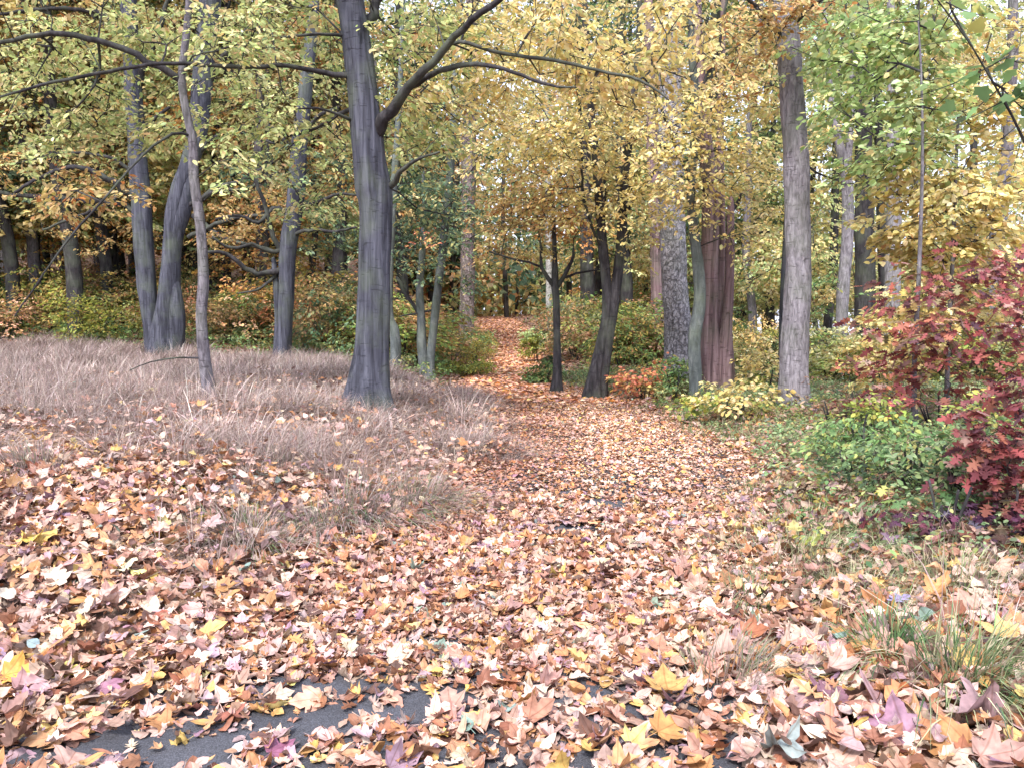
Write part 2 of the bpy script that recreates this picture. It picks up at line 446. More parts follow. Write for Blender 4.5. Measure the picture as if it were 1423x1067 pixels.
class Pack:
    def __init__(s): s.v = []; s.q = []; s.t = []; s.c = []; s.u = []; s.n = 0
    def add(s, arr):
        v, q, t, c, u = arr
        s.v.append(v); s.q.append(q + s.n); s.t.append(t + s.n); s.c.append(c); s.u.append(u); s.n += len(v)
    def mesh(s, name, mat, uv=False):
        return mesh_from(name, np.vstack(s.v), [np.vstack(s.q), np.vstack(s.t)], cols=np.clip(np.vstack(s.c), 0, 1),
                         uvs=np.vstack(s.u) if uv else None, mats=[mat])

def pick(pal, n, rng=RNG, jit=0.18):
    w = np.array([p[0] for p in pal], float); w /= w.sum()
    c = np.array([p[1] for p in pal], float)
    k = rng.choice(len(pal), n, p=w)
    return np.clip(c[k] * np.exp(rng.normal(0, jit, (n, 1))) * np.exp(rng.normal(0, jit * 0.3, (n, 3))), 0, 0.95)

# palettes (real-world reflectances)
PAL = {
 'yellowgreen': [(4, (0.55, 0.57, 0.24)), (4, (0.42, 0.50, 0.20)), (2.4, (0.68, 0.62, 0.31)), (1, (0.25, 0.31, 0.13)), (0.7, (0.58, 0.42, 0.20))],
 'yellow': [(4, (0.74, 0.60, 0.24)), (4, (0.78, 0.67, 0.36)), (2, (0.62, 0.50, 0.17)), (1.5, (0.54, 0.53, 0.22)), (0.5, (0.56, 0.36, 0.15))],
 'ochre': [(3, (0.60, 0.45, 0.22)), (1.6, (0.50, 0.30, 0.12)), (2, (0.60, 0.46, 0.18)), (1, (0.38, 0.34, 0.12)), (1, (0.42, 0.18, 0.06))],
 'orange': [(3, (0.56, 0.30, 0.11)), (2, (0.64, 0.38, 0.10)), (2, (0.46, 0.20, 0.07)), (1, (0.58, 0.46, 0.14))],
 'teal': [(4, (0.12, 0.20, 0.12)), (3, (0.17, 0.26, 0.15)), (2, (0.30, 0.36, 0.16)), (1.6, (0.56, 0.48, 0.20)), (1, (0.09, 0.14, 0.10))],
 'lightgreen': [(4, (0.46, 0.60, 0.27)), (3, (0.56, 0.66, 0.33)), (2, (0.30, 0.42, 0.16)), (1.5, (0.62, 0.58, 0.25))],
 'green': [(4, (0.14, 0.24, 0.09)), (3, (0.22, 0.33, 0.11)), (1, (0.42, 0.42, 0.13)), (1, (0.09, 0.16, 0.07))],
 'darkgreen': [(3, (0.05, 0.09, 0.045)), (2, (0.08, 0.13, 0.06)), (1, (0.13, 0.17, 0.07))],
 'red': [(4, (0.31, 0.085, 0.08)), (3, (0.21, 0.06, 0.07)), (2, (0.42, 0.16, 0.11)), (1.2, (0.13, 0.055, 0.07)), (1.6, (0.44, 0.26, 0.22)), (0.8, (0.30, 0.27, 0.13))],
 'purple': [(4, (0.20, 0.07, 0.11)), (3, (0.14, 0.06, 0.11)), (2, (0.28, 0.09, 0.10)), (1.5, (0.13, 0.11, 0.17)), (1, (0.20, 0.22, 0.12))],
 'salmon': [(3, (0.62, 0.24, 0.15)), (2, (0.68, 0.36, 0.16)), (1, (0.48, 0.14, 0.10)), (1.5, (0.66, 0.48, 0.16))],
 'shrub': [(3, (0.36, 0.40, 0.09)), (3, (0.26, 0.32, 0.08)), (2, (0.48, 0.44, 0.10)), (1, (0.14, 0.20, 0.06))],
 'under': [(3, (0.34, 0.34, 0.09)), (3, (0.24, 0.28, 0.10)), (2, (0.44, 0.33, 0.11)), (1.5, (0.36, 0.22, 0.09)), (1, (0.14, 0.18, 0.08))],
 'sage': [(3, (0.20, 0.30, 0.14)), (2, (0.30, 0.38, 0.18)), (1, (0.16, 0.24, 0.12)), (0.6, (0.5, 0.46, 0.2))],
 'browndead': [(3, (0.30, 0.19, 0.12)), (2, (0.40, 0.28, 0.19)), (1, (0.22, 0.12, 0.08))],
}
LIT = [(5, (0.43, 0.262, 0.205)), (5, (0.52, 0.36, 0.295)), (3, (0.34, 0.175, 0.115)), (3.0, (0.42, 0.205, 0.085)), (2.5, (0.22, 0.09, 0.048)),
       (2.2, (0.58, 0.45, 0.35)), (0.9, (0.55, 0.36, 0.12)), (1.6, (0.385, 0.265, 0.27)), (0.5, (0.28, 0.175, 0.22)), (0.28, (0.60, 0.50, 0.20)),
       (0.22, (0.20, 0.26, 0.22)), (1.3, (0.115, 0.062, 0.045)), (1.3, (0.51, 0.28, 0.145))]

# ------------------------------------------------------------------ tubes
def resample(P, R, step):
    P = np.asarray(P, float); R = np.asarray(R, float)
    if len(P) < 2: return P, R
    ext = np.vstack([2 * P[0] - P[1], P, 2 * P[-1] - P[-2]])
    out = []; ro = []
    for i in range(len(P) - 1):
        p0, p1, p2, p3 = ext[i:i + 4]
        L = np.linalg.norm(p2 - p1); m = max(1, int(round(L / step)))
        t = (np.arange(m) / m)[:, None]
        q = 0.5 * ((2 * p1) + (-p0 + p2) * t + (2 * p0 - 5 * p1 + 4 * p2 - p3) * t ** 2 + (-p0 + 3 * p1 - 3 * p2 + p3) * t ** 3)
        out.append(q); ro.append(R[i] + (R[i + 1] - R[i]) * t[:, 0])
    out.append(P[-1:]); ro.append(R[-1:])
    return np.vstack(out), np.concatenate(ro)

def tube(P, R, sides, flute=None):
    """returns verts, quads, tris"""
    n = len(P)
    T = norm(np.gradient(P, axis=0))
    ref = np.array([1.0, 0.02, 0.0])
    if abs(T[:, 0]).mean() > 0.75: ref = np.array([0.03, 0.0, 1.0])
    A = norm(ref[None] - (T @ ref)[:, None] * T); B = np.cross(T, A)
    th = np.arange(sides) * 2 * math.pi / sides
    rr = np.repeat(R[:, None], sides, 1)
    if flute is not None: rr = rr * flute(th[None, :], P)
    V = P[:, None, :] + rr[..., None] * (np.cos(th)[None, :, None] * A[:, None, :] + np.sin(th)[None, :, None] * B[:, None, :])
    i = np.arange(n - 1)[:, None] * sides; j = np.arange(sides)[None, :]; k = (j + 1) % sides
    q = np.stack([i + j, i + k, i + sides + k, i + sides + j], -1).reshape(-1, 4)
    V = np.vstack([V.reshape(-1, 3), P[-1:] + T[-1:] * R[-1]])
    tip = len(V) - 1; l = (n - 1) * sides
    t = np.stack([l + np.arange(sides), l + (np.arange(sides) + 1) % sides, np.full(sides, tip)], 1)
    return V, q, t

class Wood:
    def __init__(s): s.v = []; s.q = []; s.t = []; s.n = 0; s.mq = []; s.mt = []
    def add(s, vqt, mi=1):
        v, q, t = vqt
        s.v.append(v); s.q.append(q + s.n); s.t.append(t + s.n); s.n += len(v)
        s.mq.append(np.full(len(q), mi)); s.mt.append(np.full(len(t), mi))
    def mesh(s, name, mat, origin, twig=None):
        return mesh_from(name, np.vstack(s.v) - origin, [np.vstack(s.q), np.vstack(s.t)], smooth=True, mats=[mat, twig or M_TWIG],
                         mat_idx=np.concatenate(s.mq + s.mt))

def make_flute(base, rng, amp=0.05, flare=0.5, ridge=0.012, lobes=5, flare_h=0.35):
    p1, p2, p3 = rng.uniform(0, 6.28, 3)
    def f(th, P):
        h = np.maximum(P[:, 2] - base[2], 0)[:, None]
        r = 1 + amp * np.sin(2 * th + p1 + h * 0.8) + amp * 0.7 * np.sin(3 * th + p2 - h * 1.1)
        r += ridge * np.sin(9 * th + p3 + np.sin(h * 2.1) * 1.2) + ridge * np.sin(14 * th + p1 * 3 + np.sin(h * 3.3))
        r += 0.03 * np.sin(h * 4.3 + p2 + th) + 0.02 * np.sin(h * 9.1 + p3 + 2 * th)
        r += 0.10 * (vnoise(np.cos(th) * 1.6 + h * 0.9 + p1, np.sin(th) * 1.6 - h * 1.3) - 0.5)
        r += 0.05 * (vnoise(np.cos(th) * 4.5 + h * 1.5, np.sin(th) * 4.5 + h * 2.5 + p2) - 0.5)
        fl = np.exp(-h / flare_h)
        r += flare * fl * (0.75 + 0.45 * np.sin(lobes * th + p3))
        return r
    return f

# ------------------------------------------------------------------ tree growing
def grow(seeds, sprays_c, rng, seg=0.35, crook=0.10, plen_w=0.30):
    """greedy joining of spray points onto seed nodes. seeds: (pos, plen) arrays. returns P, parent, is_seed, spray node index"""
    ns = len(seeds); cap = ns + len(sprays_c) * 14 + 10
    P = np.zeros((cap, 3)); L = np.zeros(cap); par = np.full(cap, -1)
    P[:ns] = seeds[:, :3]; L[:ns] = seeds[:, 3] * 0.3
    n = ns
    D = np.array([np.min(np.linalg.norm(P[:ns] - c, axis=1)) for c in sprays_c])
    order = np.argsort(D); endi = np.zeros(len(sprays_c), int); dirs = np.zeros((len(sprays_c), 3))
    for k in order:
        c = sprays_c[k]
        dv = c - P[:n]; dd = np.linalg.norm(dv, axis=1)
        cost = dd + plen_w * L[:n] + 0.35 * np.maximum(-dv[:, 2], 0)
        j = int(np.argmin(cost)); a = P[j].copy(); dist = dd[j]
        m = max(1, min(12, int(round(dist / seg))))
        perp = rng.normal(0, 1, 3); v = c - a
        arch = dist * 0.10
        prev = j
        for i in range(1, m + 1):
            t = i / m
            p = a + v * t + np.array([0, 0, arch * math.sin(math.pi * t)]) + perp * crook * dist * 0.35 * math.sin(math.pi * t)
            if i < m: p = p + rng.normal(0, crook * seg * 0.8, 3)
            P[n] = p; par[n] = prev; L[n] = L[prev] + dist / m; prev = n; n += 1
            if n >= cap - 1: break
        endi[k] = prev
        g = P[prev] - P[par[prev]] if par[prev] >= 0 else v
        dirs[k] = g / max(np.linalg.norm(g), 1e-6)
        if n >= cap - 14: break
    return P[:n], par[:n], ns, endi, dirs

def add_branches(wood, P, par, ns, tip_r=0.0025, rmax=0.05, expo=2.4, min_r=0.0, sides=5):
    n = len(P)
    acc = np.zeros(n); kids = [[] for _ in range(n)]
    for i in range(n - 1, ns - 1, -1):
        if acc[i] == 0: acc[i] = tip_r ** expo
        acc[par[i]] += acc[i]
        kids[par[i]].append(i)
    R = np.minimum(acc ** (1 / expo), rmax)
    starts = [(i, par[i]) for i in range(ns, n) if par[i] < ns]
    while starts:
        i, p0 = starts.pop()
        chain = [p0, i]
        cur = i
        while kids[cur]:
            ks = sorted(kids[cur], key=lambda q: -acc[q])
            for q in ks[1:]: starts.append((q, cur))
            cur = ks[0]; chain.append(cur)
        r = R[chain].copy(); r[0] = min(r[1] * 1.25, r[0] if p0 >= ns else r[1] * 1.25)
        if r.max() < min_r: continue
        p, r = resample(P[chain], r, 0.16 if r.max() > 0.012 else 0.5)
        wood.add(tube(p, r, sides if r.max() > 0.008 else 3))

def spray_leaves(c, dirs, rng, L=0.5, per=22, size=0.075, droop=0.35, flat=0.25, pal='yellow', T=T_FOLD, jit=0.16, wood=None, twig_r=0.002, wide=0.36, col_fn=None, levels=1.0):
    ns = len(c)
    az = np.arctan2(dirs[:, 1], dirs[:, 0]) + rng.normal(0, 0.6, ns)
    Ls = L * rng.uniform(0.6, 1.3, ns)
    dz = -droop * rng.uniform(0.2, 1.2, ns) + rng.normal(0, 0.15, ns)
    a = norm(np.stack([np.cos(az), np.sin(az), dz], 1))
    up = np.array([0, 0, 1.0]) + rng.normal(0, flat, (ns, 3))
    b = norm(np.cross(up, a)); nn = np.cross(a, b)
    s = rng.uniform(0.03, 1.0, (ns, per)); side = np.where(rng.random((ns, per)) < 0.5, -1.0, 1.0)
    lat = rng.uniform(0, 1, (ns, per)) ** 0.8 * wide * Ls[:, None] * (1.05 - 0.75 * s)
    base = c[:, None, :] - a[:, None, :] * (0.35 * Ls)[:, None, None] + a[:, None, :] * (s * Ls[:, None])[..., None] \
        + b[:, None, :] * (side * lat)[..., None] + nn[:, None, :] * (rng.normal(0, 0.02, (ns, per)) - 0.5 * droop * (lat ** 2) - 0.15 * droop * s ** 2 * Ls[:, None])[..., None]
    ld = a[:, None, :] * 0.8 + b[:, None, :] * (side * 0.75)[..., None] + rng.normal(0, 0.3, (ns, per, 3)) + np.array([0, 0, -0.35])
    ln = nn[:, None, :] + rng.normal(0, 0.42, (ns, per, 3))
    sz = size * rng.uniform(0.55, 1.25, (ns, per))
    colr = pick(PAL[pal], ns * per, rng, jit) if col_fn is None else col_fn(base.reshape(-1, 3))
    colr = colr * np.repeat(np.exp(rng.normal(0, 0.10, (ns, 1))), per, 0)
    if wood is not None:
        for i in range(ns):
            p0 = c[i] - a[i] * 0.35 * Ls[i]
            pts = np.array([c[i] - a[i] * 0.02, c[i] + a[i] * 0.3 * Ls[i] - nn[i] * 0.02, c[i] + a[i] * 0.62 * Ls[i] - nn[i] * 0.07 * droop])
            wood.add(tube(pts, np.array([twig_r, twig_r * 0.8, twig_r * 0.4]), 3))
    return leaf_arrays(T, base.reshape(-1, 3), ld.reshape(-1, 3), ln.reshape(-1, 3), sz.ravel(), colr)

def ball(n, rng):
    v = norm(rng.normal(0, 1, (n, 3))) * (rng.random((n, 1)) ** 0.45)
    return v

def px_line(pts, Y, dY=0.0, dY_end=None):
    """pixel polyline (px,py,width) at depth Y -> points and radii"""
    P = []; R = []
    m = len(pts)
    for i, (px, py, w) in enumerate(pts):
        y = Y + (dY if dY_end is None else dY + (dY_end - dY) * i / max(1, m - 1))
        P.append(pt(px, py, y)); R.append(w * 0.5 * y / F)
    return np.array(P), np.array(R)

def seeds_from(P, zmin, off=0.0, step=0.3):
    Q, _ = resample(P, np.ones(len(P)), step)
    d = np.concatenate([[0], np.cumsum(np.linalg.norm(np.diff(Q, axis=0), axis=1))]) + off
    m = Q[:, 2] > zmin
    return np.hstack([Q, d[:, None]])[m]

def make_tree(name, label, cat, stems, Y, bark, clusters, limbs=(), leaf=0.075, per=22, sprayL=0.5, droop=0.35, T=T_FOLD,
              zmin=1.2, seed=1, flare=0.45, amp=0.05, ridge=0.012, group=None, sink=0.25, rmax=0.05, wide=0.36, top=True, sides=26, stem_dY=None, jit=0.16, crook=0.10, twig_r=0.0032, wmul=1.0):
    """stems/limbs in photograph pixels at depth Y; clusters: (px,py,dY,rpx,rpz,n,pal)"""
    rng = np.random.default_rng(seed)
    b0 = stems[0][0]; base = pt(b0[0], b0[1], Y); base[2] = float(gz(base[0], base[1]))
    root = root_at(name, base, label, cat, group)
    seeds = []; wood_children = []
    for si, st in enumerate(stems):
        w = Wood()
        P, R = px_line(st, Y, 0 if stem_dY is None else stem_dY[si][0], None if stem_dY is None else stem_dY[si][1])
        R = R * wmul
        if P[0][2] < base[2] + 0.6:
            f = P[0].copy(); f[2] = float(gz(f[0], f[1])) - sink
            if P[0][2] > f[2] + 0.05: P = np.vstack([f, P]); R = np.concatenate([[R[0] * 1.05], R])
        Q, r = resample(P, R, 0.07)
        w.add(tube(Q, r, sides, make_flute(base, rng, amp, flare, ridge)), 0)
        seeds.append(seeds_from(P, base[2] + zmin, 0))
        wood_children.append(w)
    for lb in limbs:
        pts, d0, d1 = lb
        P, R = px_line(pts, Y, d0, d1)
        Q, r = resample(P, R, 0.12)
        k = rng.normal(0, 1, Q.shape) * r[:, None] * 0.25; k[0] = 0
        Q = Q + k
        wood_children[0].add(tube(Q, r, 9, lambda th, P: 1 + 0.08 * np.sin(3 * th + P[:, :1] * 9) + 0.08 * np.sin(P[:, :1] * 23 + th)))
        seeds.append(seeds_from(Q, base[2] + 0.3, 1.0))
    seeds = np.vstack(seeds)
    sp = []; pk = []
    for (px, py, dY, rx, rz, n, pal) in clusters:
        c = pt(px, py, Y + dY); s = (Y + dY) / F
        q = c + ball(n, rng) * np.array([rx * s, rx * s * 0.9, rz * s])
        q = q[q[:, 2] > gz(q[:, 0], q[:, 1]) + 0.25]
        sp.append(q); pk += [pal] * len(q)
    if sp:
        S = np.vstack(sp); pk = np.array(pk)
        Pn, par, ns, endi, dirs = grow(seeds, S, rng, crook=crook)
        add_branches(wood_children[0], Pn, par, ns, tip_r=0.0042, rmax=rmax, expo=2.7)
        pack = Pack()
        for pal in sorted(set(pk)):
            m = pk == pal
            pack.add(spray_leaves(S[m], dirs[m], rng, L=sprayL, per=per, size=leaf, droop=droop, pal=pal, T=T, wood=wood_children[0], wide=wide, jit=jit, twig_r=twig_r))
        pack.v = [v - base for v in pack.v]
        link("crown", pack.mesh(name + "_crown", M_LEAF), root)
    for i, w in enumerate(wood_children):
        link("trunk" if i == 0 else "stem", w.mesh(name + "_wood", bark, base), root)
    return root

def Yof(px, py): return float(gp(px, py)[1])

exec_sections = []
# ================================================================== NEAR TREES
Y1 = Yof(512, 572)
make_tree("hornbeam_tree", "thick grey forked tree rising from the dry grass beside the path", "tree",
  [[(513, 574, 60), (514, 545, 54), (517, 480, 49), (519, 420, 48), (521, 350, 47), (521, 285, 50), (517, 262, 54), (513, 230, 51), (508, 160, 47), (500, 90, 44), (490, 20, 42), (478, -60, 40), (462, -200, 36), (450, -420, 26), (440, -700, 10)]],
  Y1, M_HORNBEAM,
  [(380, 60, 0.6, 110, 60, 60, 'yellowgreen'), (430, 190, 0.7, 90, 60, 46, 'yellowgreen'), (330, 160, 0.6, 90, 50, 40, 'yellowgreen'),
   (590, 60, 0.4, 100, 60, 50, 'yellowgreen'), (580, 190, 0.3, 70, 60, 36, 'yellowgreen'), (640, 130, 0.3, 90, 60, 40, 'yellow'), (740, 60, -0.4, 110, 60, 60, 'yellow'),
   (840, 110, -0.4, 90, 55, 46, 'yellow'), (930, 60, -0.5, 80, 55, 34, 'yellow'), (690, 20, 0.6, 90, 50, 40, 'yellow'), (640, 30, 1.2, 80, 60, 36, 'yellowgreen'), (700, 120, 1.5, 80, 60, 40, 'yellow'), (600, 300, 1.0, 60, 60, 26, 'teal'), (420, 290, 1.2, 60, 40, 16, 'yellowgreen'),
   (560, -60, 0, 140, 70, 34, 'yellowgreen'), (400, -70, 0, 160, 70, 34, 'yellowgreen'), (760, -60, 0, 160, 60, 34, 'yellow'), (450, -420, 0.5, 260, 150, 50, 'yellowgreen')],
  limbs=[([(522, 190, 20), (536, 165, 17), (560, 130, 14), (592, 98, 11), (622, 62, 10), (655, 30, 9), (700, -4, 8), (770, -50, 6)], 0.0, -1.4),
         ([(560, 128, 8), (600, 104, 8), (650, 90, 7), (700, 97, 5), (760, 118, 4), (800, 122, 2)], -0.2, -1.6),
         ([(618, 66, 6), (640, 58, 5), (700, 76, 5), (770, 84, 5), (830, 98, 4), (890, 112, 4), (930, 140, 2)], -0.6, -1.2),
         ([(492, 108, 9), (450, 102, 7), (400, 92, 6), (330, 94, 6), (240, 88, 5), (150, 99, 5), (60, 118, 4), (0, 135, 3)], 0.0, -0.7),
         ([(500, 60, 16), (520, 10, 13), (560, -70, 11), (600, -160, 8)], 0.0, 0.8),
         ([(540, 262, 10), (556, 240, 7), (580, 222, 4), (610, 212, 3)], 0, -.6),
         ([(478, 50, 5), (440, 48, 4), (390, 52, 3)], 0, -0.5),
         ([(494, 170, 6), (470, 160, 4), (440, 150, 3), (415, 152, 2)], 0, -0.5),
         ([(500, 150, 8), (470, 160, 5), (440, 178, 4), (400, 190, 3)], 0, 1.0)],
  wmul=0.9, seed=11, flare=0.6, amp=0.045, sides=48, ridge=0.02, leaf=0.078, zmin=1.9)

Y2 = Yof(292, 566)
make_tree("slender_tree", "slender bent grey sapling standing alone in the dry grass", "tree",
  [[(293, 566, 18), (284, 500, 15), (280, 440, 15), (283, 390, 15), (279, 320, 14), (270, 250, 14), (268, 200, 12), (256, 140, 11), (253, 100, 11), (260, 40, 10), (263, -30, 9), (258, -150, 7), (262, -300, 4)]],
  Y2, M_BROWN,
  [(60, 70, 0.5, 90, 50, 44, 'yellowgreen'), (150, 150, 0.5, 80, 55, 38, 'yellowgreen'), (50, 190, 0.5, 80, 50, 34, 'yellowgreen'), (190, 50, 0.5, 90, 50, 38, 'yellowgreen'),
   (230, 190, 0.5, 50, 40, 16, 'yellowgreen'), (330, 60, -0.5, 70, 60, 26, 'yellowgreen'), (130, 270, 0, 80, 40, 20, 'ochre'), (320, 230, -0.3, 50, 40, 10, 'yellowgreen'),
   (60, -50, -0.5, 130, 60, 26, 'yellowgreen'), (260, -120, 0, 120, 100, 30, 'yellowgreen')],
  limbs=[([(252, 112, 9), (235, 100, 10), (205, 86, 9), (170, 68, 8), (120, 52, 8), (70, 47, 7), (20, 55, 6), (-30, 66, 4)], 0, -0.3),
         ([(266, 190, 4), (240, 186, 4), (200, 215, 3), (150, 270, 3), (90, 340, 3), (20, 440, 2)], 0, -0.8),
         ([(284, 498, 3), (250, 497, 2.4), (210, 503, 1.8), (180, 515, 1.2)], 0, -0.3)],
  seed=12, flare=0.35, amp=0.04, leaf=0.078, sides=16, zmin=2.0, rmax=0.02)

Y3 = Yof(212, 492)
make_tree("leaning_tree", "straight dark grey trunk leaning left against the double trunk", "tree",
  [[(214, 494, 20), (210, 440, 24), (204, 390, 24), (199, 330, 25), (194, 260, 25), (190, 200, 24), (186, 140, 24), (182, 60, 22), (176, -40, 20), (170, -200, 14), (165, -400, 6)],
   [(216, 490, 8), (214, 430, 9), (210, 380, 8), (206, 340, 5)]],
  Y3, M_HORNBEAM,
  [(60, 240, 0.4, 90, 40, 34, 'ochre'), (130, 190, 0.5, 70, 50, 30, 'yellowgreen'), (110, 320, 0.5, 80, 40, 24, 'ochre'), (40, 120, 0, 90, 50, 34, 'yellowgreen'), (230, 120, 0.3, 60, 60, 20, 'yellowgreen'),
   (200, 40, 0.4, 110, 50, 40, 'yellowgreen'), (180, -150, 0.4, 160, 120, 40, 'yellowgreen')],
  limbs=[([(192, 280, 11), (170, 262, 9), (140, 245, 8), (105, 232, 7), (60, 245, 5), (20, 268, 4)], 0, -0.8),
         ([(198, 300, 10), (170, 285, 8), (130, 280, 8), (80, 277, 7), (30, 272, 6), (-20, 266, 5)], 0, 0.6),
         ([(186, 130, 9), (205, 85, 8), (225, 30, 6), (240, -20, 4)], 0, -.4),
         ([(170, 262, 7), (150, 285, 5), (110, 300, 4), (60, 320, 3)], -0.1, -0.6), ([(194, 250, 6), (165, 225, 5), (130, 215, 4), (90, 212, 3), (40, 225, 2)], 0, -0.5),
         ([(186, 90, 8), (170, 50, 7), (140, 20, 6), (80, 12, 5), (0, 20, 4)], 0, -0.5), ([(190, 200, 6), (215, 165, 5), (235, 150, 4)], 0, -0.3)],
  seed=13, flare=0.2, amp=0.05, sides=28, leaf=0.085, zmin=2.2)

make_tree("double_trunk_tree", "fused double trunk with winding stem at the back of the grass", "tree",
  [[(226, 496, 40), (228, 460, 34), (233, 420, 28), (238, 370, 24), (240, 310, 22), (248, 270, 22), (262, 230, 22), (274, 190, 26), (280, 130, 28), (286, 60, 28), (292, 0, 28), (298, -100, 26), (300, -280, 16), (300, -480, 6)],
   [(240, 494, 24), (246, 450, 22), (243, 410, 20), (238, 375, 18), (243, 330, 20), (252, 300, 20), (262, 262, 18), (268, 232, 16)]],
  Y3 - 0.15, M_HORNBEAM,
  [(340, 120, 0.4, 80, 50, 34, 'yellowgreen'), (350, 250, 0.6, 70, 40, 26, 'ochre'), (230, 330, 0.8, 50, 40, 8, 'ochre'), (400, 170, 0.6, 60, 50, 20, 'yellowgreen'),
   (300, 30, 0, 100, 50, 30, 'yellowgreen'), (300, -150, 0.4, 160, 120, 40, 'yellowgreen')],
  limbs=[([(276, 280, 8), (300, 262, 7), (340, 250, 6), (380, 225, 4)], 0, 0.6),
         ([(268, 300, 7), (310, 330, 6), (345, 340, 5), (385, 350, 4)], 0, -0.4),
         ([(262, 330, 6), (300, 312, 6), (350, 300, 5), (390, 304, 4)], 0, -0.5), ([(276, 215, 6), (300, 190, 5), (340, 185, 4), (380, 200, 3)], 0, -0.5), ([(256, 290, 6), (300, 268, 5), (345, 262, 5), (385, 240, 4)], 0, -0.6),
         ([(284, 120, 8), (310, 80, 7), (345, 40, 5), (380, 10, 4)], 0, -.6)],
  seed=14, flare=0.3, amp=0.06, sides=32, leaf=0.085, zmin=2.4)

Y5 = Yof(392, 506)
make_tree("dark_crooked_tree", "crooked blue-grey trunk with low dead limbs behind the grass edge", "tree",
  [[(391, 508, 26), (395, 460, 22), (399, 410, 21), (400, 350, 22), (408, 300, 22), (412, 250, 22), (416, 200, 20), (424, 130, 18), (432, 60, 16), (438, -20, 14), (440, -160, 9)],
   [(384, 505, 9), (386, 450, 8), (384, 400, 8), (380, 360, 6)]],
  Y5, M_HORNBEAM,
  [(350, 300, 0.2, 60, 40, 26, 'ochre'), (450, 250, 0.2, 60, 50, 34, 'teal'), (460, 330, 0.2, 50, 40, 24, 'teal'), (370, 220, 0.2, 60, 50, 28, 'teal'), (350, 400, 0.5, 40, 16, 12, 'orange'),
   (440, 400, 0.6, 40, 30, 14, 'ochre'), (440, 120, 0.5, 60, 60, 28, 'yellowgreen'), (320, 340, 0.8, 50, 30, 16, 'ochre')],
  limbs=[([(398, 375, 9), (375, 380, 8), (350, 378, 7), (325, 360, 6), (305, 350, 5), (285, 352, 4)], 0, -0.6),
         ([(398, 360, 8), (380, 330, 7), (370, 290, 6), (355, 255, 5), (340, 240, 4)], 0, -0.5),
         ([(402, 330, 6), (430, 320, 5), (465, 322, 4), (495, 316, 3)], 0, -0.5),
         ([(392, 372, 5), (370, 395, 4), (350, 405, 3), (330, 408, 2)], 0, -0.4),
         ([(400, 345, 7), (375, 350, 6), (350, 340, 5), (320, 345, 4), (296, 330, 3)], 0, -0.6), ([(404, 300, 7), (380, 290, 6), (360, 310, 5), (330, 300, 4), (300, 305, 3)], 0, -0.6),
         ([(404, 290, 6), (440, 282, 5), (470, 270, 4), (500, 272, 3)], 0, -0.4), ([(414, 220, 7), (390, 190, 6), (360, 170, 5), (330, 180, 3)], 0, -0.4), ([(418, 190, 6), (445, 160, 5), (470, 150, 4)], 0, -.4)],
  seed=15, flare=0.25, amp=0.07, sides=26, leaf=0.085, zmin=1.5)

Y6 = Yof(598, 530)
make_tree("slim_leaning_tree", "slim pale-green trunk leaning right with a dark twin stem", "tree",
  [[(599, 530, 13), (598, 500, 12), (604, 440, 12), (610, 390, 12), (616, 340, 12), (622, 280, 11), (628, 200, 10), (632, 100, 9), (640, -20, 7), (645, -140, 4)],
   [(590, 520, 13), (586, 480, 13), (585, 440, 12), (583, 400, 11), (586, 360, 10), (590, 300, 8), (588, 240, 5)]],
  Y6, M_GREEN,
  [(600, 260, -0.6, 60, 60, 50, 'teal'), (660, 300, -0.4, 60, 60, 50, 'teal'), (710, 240, -0.2, 60, 60, 40, 'teal'), (590, 360, -0.3, 45, 40, 26, 'teal'), (640, 180, -0.4, 70, 60, 42, 'teal'),
   (700, 330, 0, 50, 40, 24, 'teal'), (650, 400, 0, 30, 40, 12, 'teal'), (600, 330, -1.0, 20, 15, 4, 'salmon'), (560, 200, 0.5, 60, 60, 30, 'teal'), (690, 160, 0, 70, 50, 30, 'yellowgreen')],
  limbs=[([(585, 440, 5), (565, 410, 5), (552, 385, 4)], 0, 0.1), ([(604, 430, 3), (580, 436, 3), (555, 440, 2)], 0, -.1)],
  seed=16, flare=0.2, amp=0.03, sides=16, leaf=0.08, zmin=1.2, rmax=0.018)

make_tree("stump_trunk", "short mossy curved trunk half hidden behind the thick forked tree", "tree",
  [[(546, 522, 14), (550, 490, 15), (548, 460, 14), (541, 440, 12), (540, 400, 12), (543, 330, 11), (548, 250, 9), (556, 120, 7), (560, 0, 5)]],
  Yof(546, 524), M_GREEN, [(540, 330, 0.3, 40, 50, 16, 'teal'), (570, 130, 0.3, 50, 60, 20, 'yellowgreen')], seed=17, flare=0.2, sides=16, zmin=2)

Y7 = 22.0
make_tree("plated_pine", "brown plated trunk above the left shrub mounds beside the far trail", "tree",
  [[(646, 500, 25), (648, 450, 22), (649, 400, 21), (650, 330, 20), (652, 200, 19), (655, 60, 18), (658, -100, 15), (660, -300, 8)]],
  Y7, M_PINE, [(660, 40, 0, 90, 50, 30, 'darkgreen'), (690, 120, 0, 60, 40, 20, 'teal'), (660, -150, 0, 120, 100, 30, 'darkgreen')], seed=18, flare=0.15, leaf=0.13, sprayL=0.9, sides=20, zmin=4)

